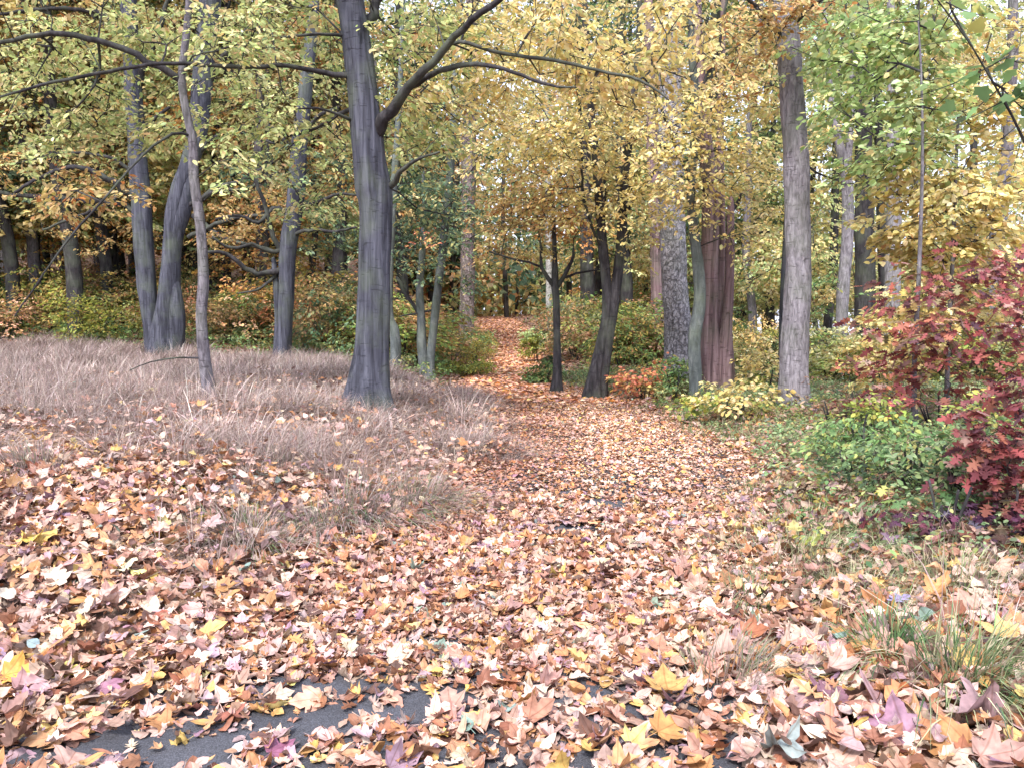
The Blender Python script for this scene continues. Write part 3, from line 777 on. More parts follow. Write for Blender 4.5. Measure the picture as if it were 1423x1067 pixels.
Y8 = Yof(773, 548)
make_tree("small_forked_tree", "thin dark tree forking at head height beside the trail bend", "tree",
  [[(772, 550, 15), (774, 520, 11), (774, 470, 10), (773, 420, 10), (771, 395, 11), (771, 360, 7), (770, 320, 6), (768, 260, 4)]],
  Y8, M_DARK,
  [(730, 300, 0, 50, 40, 34, 'ochre'), (790, 300, 0, 45, 40, 30, 'orange'), (745, 350, 0.3, 40, 18, 14, 'yellow'), (700, 350, 0.3, 40, 20, 14, 'ochre'), (770, 240, 0.2, 60, 40, 40, 'yellow')],
  limbs=[([(772, 402, 7), (760, 386, 6), (752, 370, 5), (752, 345, 4), (748, 320, 2)], 0, -0.1),
         ([(772, 404, 7), (784, 384, 6), (794, 365, 5), (798, 345, 3)], 0, -0.1),
         ([(754, 372, 4), (735, 365, 3), (705, 358, 3), (680, 350, 2)], 0, -0.2),
         ([(784, 386, 4), (810, 378, 3), (845, 374, 2)], 0, 0.1)],
  seed=19, flare=0.5, sides=18, leaf=0.08, zmin=1.9, rmax=0.02, amp=.03)

Y9 = Yof(828, 555)
make_tree("twin_stem_tree", "two smooth dark stems rising together at the right of the bend", "tree",
  [[(824, 556, 26), (828, 520, 19), (836, 480, 16), (843, 440, 15), (843, 400, 14), (838, 350, 14), (835, 310, 13), (830, 240, 12), (822, 160, 10), (815, 60, 9), (810, -60, 7)],
   [(834, 555, 16), (840, 510, 15), (846, 465, 15), (853, 420, 15), (860, 370, 15), (865, 310, 14), (868, 250, 12), (876, 180, 10), (886, 80, 8), (890, -40, 6)]],
  Y9, M_DARK,
  [(780, 190, -0.5, 80, 60, 70, 'yellow'), (860, 180, -0.6, 90, 60, 80, 'yellow'), (820, 280, -0.3, 70, 50, 56, 'yellow'), (900, 260, -0.4, 60, 60, 50, 'yellow'), (760, 270, 0, 60, 50, 36, 'ochre'),
   (720, 170, -0.2, 60, 60, 36, 'yellow'), (820, 90, 0, 120, 50, 60, 'yellow'), (700, 70, 0, 70, 50, 30, 'yellowgreen'), (880, 340, 0.2, 40, 40, 16, 'yellow'), (700, 210, 0.5, 60, 70, 40, 'yellow'), (690, 300, 0.8, 40, 40, 20, 'ochre'), (850, -40, 0, 150, 60, 40, 'yellow')],
  limbs=[([(838, 350, 5), (825, 320, 4), (812, 280, 4), (808, 200, 3), (806, 130, 2)], 0, -0.6),
         ([(866, 300, 5), (890, 270, 4), (915, 230, 3), (940, 190, 2)], 0, -0.5)],
  seed=20, flare=0.35, sides=20, leaf=0.08, amp=0.03, zmin=2.1, rmax=0.02)

make_tree("birch_tree", "thin white birch trunk behind the small forked tree", "tree",
  [[(765, 470, 8), (763, 430, 9), (763, 380, 9), (762, 300, 8), (760, 180, 7), (757, 20, 5)]],
  27.0, M_BIRCH, [(760, 180, 0, 60, 50, 30, 'yellow'), (730, 100, 0, 60, 50, 30, 'yellow')], seed=21, leaf=0.12, sprayL=0.8, sides=12, flare=0.1, zmin=6)

make_tree("dark_far_trunk", "thick dark trunk between the forked tree and the twin stems", "tree",
  [[(815, 470, 21), (816, 400, 20), (815, 330, 19), (812, 250, 18), (810, 120, 16), (806, -40, 12), (800, -300, 5)]],
  24.0, M_DARK, [(810, 330, -1, 40, 30, 16, 'orange'), (820, 200, 0, 80, 60, 40, 'yellow'), (800, 60, 0, 80, 60, 40, 'ochre')], seed=22, leaf=0.12, sprayL=0.8, sides=16, flare=0.1, zmin=4)

Y12 = Yof(944, 530)
make_tree("lichened_tree", "thick pale patchy-barked trunk left of the red-brown trunk", "tree",
  [[(946, 530, 46), (944, 490, 41), (941, 440, 38), (937, 380, 36), (934, 300, 34), (932, 220, 32), (931, 140, 30), (930, 60, 27), (930, -40, 24), (930, -200, 16), (930, -380, 6)]],
  Y12, M_PALE,
  [(960, 60, 0.2, 80, 60, 30, 'yellow'), (900, 150, 0.5, 60, 60, 24, 'yellow'), (940, 410, 1.2, 50, 30, 10, 'green'), (930, -150, 0.5, 200, 120, 40, 'yellow')], seed=23, flare=0.15, sides=32, amp=0.03, ridge=0.02, leaf=0.08, zmin=4)

Y13 = Yof(968, 558)
make_tree("wavy_green_tree", "thin wavy grey-green trunk in front of the red-brown trunk", "tree",
  [[(965, 560, 16), (966, 520, 16), (965, 470, 17), (972, 420, 17), (970, 370, 15), (964, 320, 14), (960, 270, 13), (964, 210, 12), (968, 140, 11), (960, 60, 9), (966, -40, 8), (970, -200, 4)]],
  Y13, M_GREEN,
  [(960, 170, -0.6, 70, 60, 50, 'yellow'), (1020, 230, -0.5, 60, 60, 50, 'yellow'), (1010, 120, -0.4, 70, 60, 46, 'yellow'), (960, 280, -0.3, 60, 40, 30, 'yellow'), (1040, 320, 0, 40, 40, 16, 'yellow'),
   (920, 240, -0.6, 50, 50, 26, 'yellow'), (940, 20, -0.3, 100, 50, 40, 'yellow'), (1060, 60, 0, 60, 50, 26, 'ochre')],
  limbs=[([(966, 150, 6), (985, 100, 5), (1000, 60, 4), (1010, 0, 3)], 0, -0.5), ([(962, 260, 5), (930, 180, 4), (905, 120, 3), (880, 100, 2)], 0, -0.8)],
  seed=24, flare=0.15, sides=20, amp=0.03, leaf=0.078, zmin=2.1, rmax=0.02)

Y14 = Yof(1000, 545)
make_tree("red_cedar", "red-brown stringy trunk splitting into upright stems", "tree",
  [[(988, 546, 32), (987, 500, 28), (985, 440, 24), (985, 380, 23), (987, 320, 22), (985, 250, 21), (978, 180, 19), (972, 110, 17), (968, 20, 15), (965, -120, 10)],
   [(1008, 545, 26), (1008, 500, 22), (1010, 450, 15), (1013, 400, 12), (1014, 350, 12), (1015, 300, 11), (1016, 276, 7)],
   [(1000, 540, 20), (1000, 480, 14), (1001, 430, 9), (1002, 370, 9), (1003, 320, 9), (1001, 200, 9), (1004, 60, 8), (1006, -80, 5)]],
  Y14, M_RED,
  [(990, 60, 0.2, 60, 60, 20, 'yellow'), (1000, -100, 0.2, 100, 80, 20, 'darkgreen'), (1025, 440, 0.5, 12, 70, 8, 'green')],
  limbs=[([(1014, 296, 7), (1026, 280, 5), (1030, 270, 3)], 0, -.1), ([(986, 260, 5), (960, 250, 4), (945, 245, 2)], 0, -.2), ([(1012, 330, 5), (1045, 326, 4), (1070, 322, 2)], 0, .1)],
  stem_dY=[(0, 0), (-0.05, -0.05), (0.35, 0.35)], seed=25, flare=0.18, sides=36, amp=0.08, ridge=0.035, leaf=0.08, zmin=3.5)

make_tree("brown_back_trunk", "rusty brown trunk just behind the pale patchy trunk", "tree",
  [[(914, 500, 18), (913, 440, 17), (912, 380, 17), (910, 320, 16), (906, 200, 15), (902, 60, 13), (900, -100, 8)]],
  Y12 + 5, M_RED, [(880, 320, 0, 50, 60, 26, 'yellowgreen'), (900, 120, 0, 80, 60, 30, 'yellow')], seed=26, leaf=0.1, sprayL=0.7, sides=16, flare=0.1, zmin=3)

Y16 = Yof(1102, 572)
make_tree("big_straight_tree", "tall straight brown-grey trunk standing right of the path", "tree",
  [[(1104, 574, 40), (1104, 540, 38), (1105, 480, 37), (1108, 420, 37), (1110, 350, 35), (1108, 280, 34), (1105, 200, 32), (1100, 130, 31), (1095, 60, 30), (1091, 10, 29), (1086, -80, 27), (1080, -260, 20), (1075, -500, 8)]],
  Y16, M_GREYBROWN,
  [(1060, 20, -0.6, 60, 30, 20, 'ochre'), (1110, 20, -0.6, 60, 26, 22, 'ochre'), (1040, 90, -0.3, 50, 40, 20, 'ochre'), (1180, 20, 0, 60, 40, 18, 'lightgreen'), (1090, -120, 0, 220, 80, 50, 'ochre'), (1060, 140, 0.3, 30, 40, 10, 'yellow')],
  limbs=[([(1094, 60, 8), (1060, 20, 6), (1020, -20, 5), (960, -50, 4)], 0, -0.8), ([(1094, 40, 8), (1140, 0, 6), (1190, -30, 5)], 0, -.6),
         ([(1106, 215, 3), (1135, 240, 3), (1160, 250, 2)], 0, 0)],
  seed=27, flare=0.3, sides=40, amp=0.03, leaf=0.078, zmin=3.5)

make_tree("hidden_back_tree", "darker trunk tucked directly behind the tall straight trunk", "tree",
  [[(1093, 540, 22), (1092, 500, 20), (1092, 440, 18), (1094, 380, 17), (1098, 300, 15), (1102, 200, 12), (1106, 60, 9)]],
  Yof(1093, 542) , M_HORNBEAM, [(1060, 260, 0, 40, 60, 30, 'yellow'), (1050, 380, 0.5, 35, 40, 14, 'yellow'), (1140, 330, 0.8, 30, 60, 12, 'yellowgreen')], seed=28, flare=0.15, sides=20, zmin=2.0)

make_tree("forked_far_tree", "pale slender trunk forking into a Y behind the light-green leaves", "tree",
  [[(1166, 540, 17), (1168, 480, 16), (1172, 400, 16), (1178, 330, 15), (1178, 270, 15), (1174, 235, 14), (1164, 190, 11), (1154, 130, 9), (1148, 60, 7), (1140, -40, 5)],
   [(1176, 245, 11), (1180, 200, 10), (1182, 150, 9), (1184, 90, 8), (1188, 0, 6)]],
  17.0, M_GREYBROWN, [(1140, 200, 0, 50, 70, 26, 'yellow'), (1170, 60, 0, 70, 60, 34, 'lightgreen'), (1140, 400, 0.4, 40, 50, 16, 'green')], seed=29, leaf=0.1, sprayL=0.7, flare=0.1, sides=16, zmin=3)

make_tree("dark_pillar_tree", "thick dark trunk pair behind the yellow sapling leaves", "tree",
  [[(1202, 520, 28), (1202, 460, 27), (1202, 380, 26), (1201, 300, 25), (1200, 220, 23), (1199, 120, 21), (1197, 40, 19), (1195, -80, 14), (1195, -280, 6)],
   [(1228, 520, 14), (1228, 440, 13), (1226, 360, 12), (1223, 260, 12), (1220, 140, 10), (1216, 20, 8)]],
  18.0, M_DARK, [(1230, 100, 0, 70, 70, 40, 'lightgreen'), (1250, 260, 0.8, 50, 60, 10, 'yellow'), (1190, 400, 0.8, 50, 40, 10, 'yellow')], seed=30, leaf=0.1, sprayL=0.7, flare=0.1, sides=20, zmin=3)

make_tree("pale_back_tree", "pale grey trunk between the dark pair and the red oak bush", "tree",
  [[(1237, 520, 22), (1238, 460, 21), (1240, 400, 20), (1241, 330, 19), (1241, 250, 17), (1240, 150, 14), (1238, 30, 11), (1236, -100, 6)]],
  16.0, M_GREYBROWN, [(1290, 150, 0, 60, 60, 30, 'lightgreen'), (1290, 60, 0, 70, 50, 28, 'yellow')], seed=31, leaf=0.1, sprayL=0.7, flare=0.1, sides=18, zmin=3.5)

make_tree("edge_dark_tree", "dark trunk showing above the red leaves near the frame edge", "tree",
  [[(1372, 560, 20), (1374, 480, 19), (1378, 400, 18), (1386, 320, 17), (1395, 250, 16), (1402, 180, 15), (1406, 100, 14), (1408, 0, 12), (1410, -160, 7)]],
  17.0, M_BROWN, [(1390, 60, 0, 60, 50, 30, 'yellow'), (1340, 110, 0, 60, 50, 30, 'ochre'), (1400, 250, 0.5, 40, 50, 20, 'yellowgreen')], seed=32, leaf=0.1, sprayL=0.7, flare=0.1, sides=16, zmin=3)

# young maples on the right
make_tree("young_green_maple", "young maple with fresh light-green leaves above the yellow ones", "tree",
  [[(1272, 600, 9), (1270, 540, 7), (1272, 470, 6.5), (1276, 400, 6), (1280, 300, 5), (1282, 200, 4), (1280, 100, 3), (1276, 30, 2)]],
  Yof(1272, 604), M_BROWN,
  [(1230, 90, 0.6, 100, 80, 66, 'lightgreen'), (1180, 50, 0.7, 80, 60, 40, 'lightgreen'), (1250, 190, 0.4, 90, 60, 50, 'lightgreen'), (1180, 150, 0.7, 60, 60, 12, 'lightgreen'), (1300, 120, 0.5, 70, 80, 40, 'yellowgreen'), (1195, 240, 0.7, 50, 30, 9, 'lightgreen'), (1290, 30, 0.6, 90, 50, 30, 'yellowgreen')],
  seed=33, sides=12, leaf=0.08, per=22, T=T_FOLD_R, zmin=1.0, rmax=0.012, sprayL=0.42, flare=0.1)

make_tree("young_yellow_maple", "young maple full of bright yellow leaves above the red bush", "tree",
  [[(1318, 600, 9), (1316, 540, 7), (1318, 480, 6), (1322, 400, 6), (1326, 300, 5), (1330, 200, 4), (1334, 120, 3)]],
  Yof(1318, 604) + 0.8, M_BROWN,
  [(1300, 290, 0, 100, 60, 80, 'yellow'), (1380, 260, 0.1, 70, 80, 60, 'yellow'), (1260, 240, 0.1, 60, 40, 30, 'yellow'), (1340, 360, 0.2, 100, 50, 60, 'yellow'), (1285, 345, 0.1, 50, 50, 22, 'yellow'), (1380, 150, 0, 60, 60, 34, 'yellow'), (1235, 440, 0.3, 40, 40, 14, 'yellow'), (1330, 430, 0.4, 100, 40, 26, 'yellow'), (1350, 60, 0.4, 80, 60, 26, 'yellow')],
  seed=34, sides=12, leaf=0.08, per=22, T=T_FOLD_R, zmin=1.0, rmax=0.012, sprayL=0.42, flare=0.1)

# tree just outside the right edge whose branch reaches into the top corner
rt = make_tree("overhanging_tree", "near branch with a few green lobed leaves across the top right corner", "tree",
  [[(1560, 900, 60), (1550, 700, 52), (1540, 500, 48), (1530, 200, 44), (1520, -100, 40), (1500, -500, 20)]],
  Yof(1560, 900), M_BROWN, [(1390, 100, -0.2, 26, 26, 3, 'green'), (1400, 130, -0.2, 20, 20, 2, 'green'), (1330, 15, -0.1, 30, 20, 2, 'green')],
  limbs=[([(1532, 260, 9), (1470, 240, 7), (1425, 200, 4), (1405, 160, 3), (1380, 115, 2.5), (1350, 65, 2.2), (1310, 10, 2), (1270, -40, 1.5)], 0, -0.4)],
  seed=35, leaf=0.065, per=7, T=T_MAPLE_LO, sides=20, rmax=0.008, sprayL=0.3, zmin=1.5)

# ================================================================== SHRUBS
def make_shrub(name, label, px, py, spec, bark=M_DARK, leaf=0.06, per=22, sprayL=0.3, T=T_FOLD, seed=1, droop=0.2, nst=4, Y=None, group=None, jit=0.16, wide=0.4, cat="shrub", hmin=0.12, dense=1.0):
    """spec: (dx px, dy px, rpx, rpz, n, pal) clusters relative to photo position"""
    rng = np.random.default_rng(seed)
    Yb = Yof(px, py) if Y is None else Y
    base = pt(px, py, Yb); base[2] = float(gz(base[0], base[1]))
    root = root_at(name, base, label, cat, group)
    w = Wood(); seeds = []
    for i in range(nst):
        a = rng.uniform(0, 6.28); s0 = base + np.array([math.cos(a), math.sin(a), 0]) * 0.06 * rng.random()
        s0[2] = base[2] - 0.06
        h = rng.uniform(0.25, 0.5)
        s1 = s0 + np.array([math.cos(a) * 0.12, math.sin(a) * 0.12, h])
        P = np.array([s0, (s0 + s1) / 2 + rng.normal(0, 0.015, 3), s1])
        w.add(tube(*resample(P, [0.012, 0.010, 0.008], 0.1), 6)); seeds.append(seeds_from(P, base[2] + 0.02, 0, 0.12))
    seeds = np.vstack(seeds)
    sp = []; pk = []
    sc = Yb / F
    for (x, y, dY, rx, rz, n, pal) in spec:
        c = pt(px + x, py + y, Yb) + np.array([0, dY, 0]); n = int(n * dense)
        q = c + ball(n, rng) * np.array([rx * sc, rx * sc * 0.8, rz * sc])
        q = q[q[:, 2] > gz(q[:, 0], q[:, 1]) + hmin * 0.5]
        sp.append(q); pk += [pal] * len(q)
    S = np.vstack(sp); pk = np.array(pk)
    Pn, par, ns, endi, dirs = grow(seeds, S, rng, seg=0.22)
    add_branches(w, Pn, par, ns, tip_r=0.0016, rmax=0.014)
    pack = Pack()
    for pal in sorted(set(pk)):
        m = pk == pal
        pack.add(spray_leaves(S[m], dirs[m], rng, L=sprayL, per=per, size=leaf, droop=droop, pal=pal, T=T, wide=wide, jit=jit, wood=w, twig_r=0.0015, flat=0.35))
    pack.v = [v - base for v in pack.v]
    link("foliage", pack.mesh(name + "_foliage", M_LEAF), root)
    link("stems", w.mesh(name + "_stems", bark, base), root)
    return root

G = make_shrub
G("red_oak_bush", "large red-leaved oak bush at the right edge above the green shrubs", 1330, 610,
  [(-60, -110, 0, 90, 70, 19, 'red'), (20, -150, 0, 100, 75, 32, 'red'), (75, -200, 0, 70, 70, 22, 'red'), (-40, -190, 0, 80, 55, 13, 'red'), (-90, -70, 0, 50, 50, 12, 'red'), (50, -80, 0, 80, 60, 14, 'red'), (-60, -240, 0.2, 60, 30, 5, 'red'), (110, -120, 0, 60, 90, 14, 'red'), (50, -240, 0.1, 70, 40, 14, 'red'), (-90, -150, 0, 50, 60, 9, 'red'), (0, -170, 0.3, 110, 80, 16, 'yellow')],
  leaf=0.13, per=8, sprayL=0.42, T=T_OAK, seed=41, nst=6, wide=0.45)
G("red_oak_sapling", "red and purple leaved low oak at the lower right edge", 1415, 745,
  [(0, -90, 0, 60, 60, 24, 'red'), (-30, -150, 0, 50, 50, 18, 'red'), (-20, -40, 0, 70, 30, 16, 'purple'), (30, -30, 0, 60, 50, 14, 'red'), (-10, -110, 0.1, 70, 80, 14, 'red'), (10, -190, 0.1, 40, 30, 10, 'red')],
  leaf=0.11, per=8, sprayL=0.3, T=T_OAK, seed=42, nst=5)
G("purple_oak_seedling", "low purple-leaved oak seedling at the edge of the leaf litter", 1310, 742,
  [(-30, -28, 0, 70, 12, 11, 'purple'), (40, -25, 0, 60, 12, 7, 'purple'), (10, -45, 0.2, 60, 16, 7, 'green')], leaf=0.09, per=7, sprayL=0.22, T=T_OAK, seed=43, nst=4, hmin=0.06)
G("green_shrub", "airy green leafy shrub in front of the red oak bush", 1270, 690,
  [(-40, -80, 0, 90, 40, 26, 'green'), (30, -60, 0, 100, 36, 26, 'sage'), (0, -30, 0, 110, 18, 16, 'darkgreen')], leaf=0.055, seed=44, per=17, nst=7)
G("grey_green_shrub", "dull grey-green shrub right of the airy green one", 1345, 700,
  [(-10, -60, 0, 70, 40, 22, 'sage'), (20, -90, 0, 60, 34, 16, 'green'), (0, -30, 0, 70, 20, 14, 'green')], leaf=0.05, seed=58, per=17, nst=6)
G("bramble_shrub", "low straggling dark green shrub at the verge left of the airy green one", 1185, 665,
  [(0, -25, 0, 60, 18, 22, 'darkgreen'), (-10, -45, 0, 60, 18, 16, 'sage'), (40, -15, 0, 50, 12, 10, 'browndead')], leaf=0.05, seed=59, per=15, nst=6)
G("dead_leaf_shrub", "bare-twigged shrub with withered brown leaves behind the green shrubs", 1160, 600,
  [(0, -45, 0, 60, 40, 20, 'browndead'), (30, -80, 0, 40, 30, 8, 'salmon')], leaf=0.06, seed=60, per=9, nst=6)
G("pale_green_shrub", "small yellow-green shrub left of the green leafy one", 1195, 640,
  [(0, -45, 0, 45, 30, 40, 'green'), (20, -70, 0, 35, 25, 18, 'shrub'), (-20, -25, 0, 40, 14, 14, 'shrub')], leaf=0.055, seed=45, per=16)
G("edge_green_shrub", "green and yellow leafy shrub at the right edge under the red oak leaves", 1400, 660,
  [(0, -60, 0, 60, 40, 40, 'sage'), (-30, -90, 0, 50, 30, 20, 'shrub'), (20, -20, 0, 50, 30, 24, 'green')], leaf=0.055, seed=56, per=16, nst=6)
G("yellow_mid_shrub", "loose yellow shrub mixed into the red oak bush", 1300, 600,
  [(0, -90, 0.5, 90, 50, 40, 'yellow'), (40, -160, 0.6, 90, 50, 30, 'yellow')], leaf=0.075, seed=57, per=14, T=T_FOLD_R, nst=5)
G("yellow_maple_shrub", "small bright yellow leaved shrub between trunks and red oak", 1225, 540,
  [(-10, -60, 0, 40, 30, 34, 'yellow'), (0, -30, 0, 50, 26, 30, 'yellow'), (20, -90, 0, 35, 25, 18, 'yellow')], leaf=0.08, T=T_FOLD_R, seed=46, per=14, nst=4)
G("rosy_shrub", "low pinkish shrub under the yellow leaves left of the red oak", 1200, 590,
  [(0, -25, 0, 40, 18, 18, 'red'), (30, -45, 0, 25, 15, 8, 'salmon'), (-20, -20, 0, 40, 16, 14, 'browndead')], leaf=0.07, seed=47, per=12)
G("salmon_shrub", "low salmon and orange shrub beside the twin dark stems", 895, 556,
  [(-15, -25, 0, 35, 18, 30, 'salmon'), (20, -15, 0, 40, 14, 26, 'yellow'), (25, -45, 0, 20, 18, 10, 'salmon')], leaf=0.075, seed=48, per=14, sprayL=0.3, T=T_FOLD_R)
G("holly_shrub", "dense green shrub at the foot of the pale patchy trunk", 938, 556,
  [(0, -35, 0, 26, 26, 40, 'green'), (10, -15, 0, 26, 16, 20, 'lightgreen')], leaf=0.065, seed=49, per=18, sprayL=0.25)
G("yellow_low_shrub", "low yellow shrub in front of the red-brown trunk", 1020, 585,
  [(-10, -30, 0, 60, 16, 20, 'yellow'), (40, -18, 0, 50, 14, 18, 'under'), (-50, -24, 0, 40, 12, 12, 'shrub'), (70, -30, 0.3, 50, 16, 14, 'yellow'), (20, -50, 0.3, 50, 14, 8, 'yellow')], leaf=0.075, seed=50, per=13, T=T_FOLD_R)
G("yellow_side_shrub", "yellow-green shrub between the red-brown trunk and tall straight trunk", 1058, 548,
  [(0, -40, 0, 30, 26, 36, 'yellow'), (0, -15, 0, 30, 16, 20, 'shrub')], leaf=0.075, seed=51, per=14)
G("mound_shrub", "rounded yellow-green shrub mound on the left of the far trail", 655, 524,
  [(0, -14, 0, 32, 12, 60, 'shrub'), (-28, -10, 0, 20, 10, 24, 'shrub')], leaf=0.06, seed=52, per=26, sprayL=0.25)
G("dark_mound_shrub", "darker green shrub mound behind the rounded yellow-green one", 625, 512,
  [(0, -28, 0, 34, 24, 60, 'under'), (34, -40, 1, 26, 22, 34, 'green')], leaf=0.06, seed=53, per=26, sprayL=0.3)
G("right_mound_shrub", "bright yellow-green shrub mound on the right of the far trail", 745, 505,
  [(0, -26, 0, 26, 18, 60, 'shrub'), (-8, -38, 0, 16, 8, 20, 'lightgreen')], leaf=0.07, seed=54, per=26, sprayL=0.3)
G("dark_right_shrub", "dark green low shrub under the right shrub mound", 755, 535,
  [(0, -18, 0, 26, 14, 40, 'green'), (10, -30, 0.4, 20, 12, 20, 'darkgreen'), (-8, -8, 0, 24, 8, 16, 'green')], leaf=0.06, seed=55, per=24, sprayL=0.25)

def y_back(x): return float(np.interp(x, [-14, -8, -3.6, -0.9, 0.2], [20, 18.2, 15.6, 12.6, 11.5]))
# undergrowth bushes: a band behind the grass and beside the trail
LANDMARKS = [(-200, "beyond the left frame edge"), (30, "at the far left"), (110, "left of the leaning dark trunk"), (212, "behind the leaning dark trunk"), (290, "behind the slender sapling"),
             (340, "between the sapling and the crooked trunk"), (395, "behind the crooked blue-grey trunk"), (450, "left of the thick forked tree"), (515, "behind the thick forked tree"), (565, "right of the thick forked tree"),
             (605, "behind the slim pale-green trunk"), (650, "by the brown plated trunk"), (705, "at the end of the trail"), (772, "behind the small forked tree"), (840, "behind the twin dark stems"),
             (890, "right of the twin dark stems"), (940, "behind the pale patchy trunk"), (1000, "behind the red-brown trunk"), (1055, "left of the tall straight trunk"), (1105, "behind the tall straight trunk"),
             (1165, "by the pale Y-forked trunk"), (1210, "behind the dark trunk pair"), (1275, "behind the light-green maple"), (1340, "behind the red oak bush"), (1400, "at the right frame edge"), (1600, "beyond the right frame edge")]
seen_labels = {}
def unique_label(label, px):
    seen_labels.setdefault(label, []).append(px)
    if len(seen_labels[label]) == 1: return label
    first = seen_labels[label][0]
    extra = (", more to the right" if px > first else ", more to the left")
    if len(seen_labels[label]) == 2: return label.replace('in the wood ', '').replace('in the wood', '') + extra
    return label.replace('in the wood ', '') + ', the third alike'
def near_what(px): return min(LANDMARKS, key=lambda l: abs(l[0] - px))[1]
used_labels = {}
rngb = np.random.default_rng(99)
variants = []
for vi, (pal, pal2) in enumerate([('under', 'shrub'), ('green', 'under'), ('ochre', 'under'), ('yellow', 'shrub'), ('darkgreen', 'green'), ('under', 'yellow')]):
    rng = np.random.default_rng(200 + vi)
    w = Wood(); seeds = []
    for i in range(6):
        a = rng.uniform(0, 6.28)
        P = np.array([[0, 0, -0.15], [0.1 * math.cos(a), 0.1 * math.sin(a), 0.2], [0.3 * math.cos(a), 0.3 * math.sin(a), 0.6]])
        w.add(tube(*resample(P, [0.014, 0.011, 0.008], 0.15), 5)); seeds.append(seeds_from(P, 0.05, 0, 0.15))
    S = ball(150, rng) * [0.95, 0.95, 0.75] + [0, 0, 0.7]; S[:, 2] *= (0.8 + 0.5 * vnoise(S[:, 0] * 2, S[:, 1] * 2, vi)); S = S[S[:, 2] > 0.08]
    Pn, par, ns, endi, dirs = grow(np.vstack(seeds), S, rng, seg=0.3)
    add_branches(w, Pn, par, ns, tip_r=0.0016, rmax=0.014)
    pack = Pack(); k = rng.random(len(S)) < 0.6
    pack.add(spray_leaves(S[k], dirs[k], rng, L=0.4, per=20, size=0.075, pal=pal, wood=w, wide=0.4, flat=0.4))
    pack.add(spray_leaves(S[~k], dirs[~k], rng, L=0.4, per=20, size=0.075, pal=pal2, wood=w, wide=0.4, flat=0.4))
    variants.append((pack.mesh("undergrowth_foliage", M_LEAF), w.mesh("undergrowth_stems", M_DARK, np.zeros(3))))

def put_bush(px, Y, vi, sc, label, group, tint=None):
    x = (px - CX) / F * Y
    z = float(gz(x, Y))
    tint = (rngb.uniform(.75, 1.1), rngb.uniform(.7, 1.05), rngb.uniform(.7, 1.1))
    look = ["yellow-green", "deep green", "russet", "golden", "dark green", "olive-yellow"][vi]
    size = "small" if sc < 0.85 else ("tall" if sc > 1.1 else "mid-size")
    size += " reddish" if tint[0] > tint[1] * 1.25 else (" dim" if sum(tint) < 2.55 else " bright" if sum(tint) > 2.85 else "")
    label = "%s %s bush %s" % (size, look, near_what(px)) + (", farther back" if Y > 22 else "")
    label = unique_label(label, px)
    group = "undergrowth bushes " + near_what(px)
    r = root_at("undergrowth_bush", (x, Y, z), label, "bush", group)
    r.rotation_euler = (0, 0, rngb.uniform(0, 6.28)); r.scale = (sc * rngb.uniform(0.9, 1.3), sc * rngb.uniform(0.9, 1.3), sc * rngb.uniform(0.8, 1.15))
    f, s = variants[vi]
    o = link("foliage", f, r); o.color = (*tint, 1)
    link("stems", s, r)

gl = ("yellow-green bush in the undergrowth band behind the dry grass", "bushes behind the dry grass")
for i in range(46):
    px = -60 + 640 * (i + rngb.uniform(-0.4, 0.4)) / 46
    y0_ = max(y_back((px - CX) / F * 17) + (0.8 if (px < 150 or px > 420) else 2.6), 14.0)
    if 470 < px < 640: y0_ = max(y0_, 17.0)
    put_bush(px, rngb.uniform(y0_, y0_ + 4.0), int(rngb.choice([0, 0, 1, 2, 3, 5, 1])), rngb.uniform(0.7, 1.35), *gl)
for i in range(22):
    put_bush(-80 + 660 * i / 22 + rngb.uniform(-10, 10), rngb.uniform(24, 31), int(rngb.choice([0, 2, 2, 1])), rngb.uniform(0.7, 1.2),
             "russet bush on the leaf-strewn slope behind the left trunks", "bushes on the left slope")
gr = ("olive bush in the thicket behind the dark twin stems", "bushes behind the twin stems")
for i in range(20):
    put_bush(785 + 130 * rngb.random(), rngb.uniform(17, 26), int(rngb.choice([0, 1, 5, 2])), rngb.uniform(0.8, 1.3), *gr)
for i in range(11):
    put_bush(rngb.uniform(1010, 1170), rngb.uniform(15, 24), int(rngb.choice([1, 4, 3, 5])), rngb.uniform(0.7, 1.1),
             "green bush between the trunks behind the tall straight tree", "bushes behind the tall straight tree")
for i in range(16):
    put_bush(rngb.uniform(1150, 1480), rngb.uniform(14, 20), int(rngb.choice([1, 3, 0, 5])), rngb.uniform(0.6, 1.0),
             "green bush half hidden behind the red oak", "bushes behind the red oak")
for i in range(10):
    put_bush(rngb.uniform(575, 660), rngb.uniform(17.5, 27), int(rngb.choice([0, 1, 2])), rngb.uniform(0.6, 0.9),
             "mixed green and russet bush left of the far trail", "bushes left of the far trail")

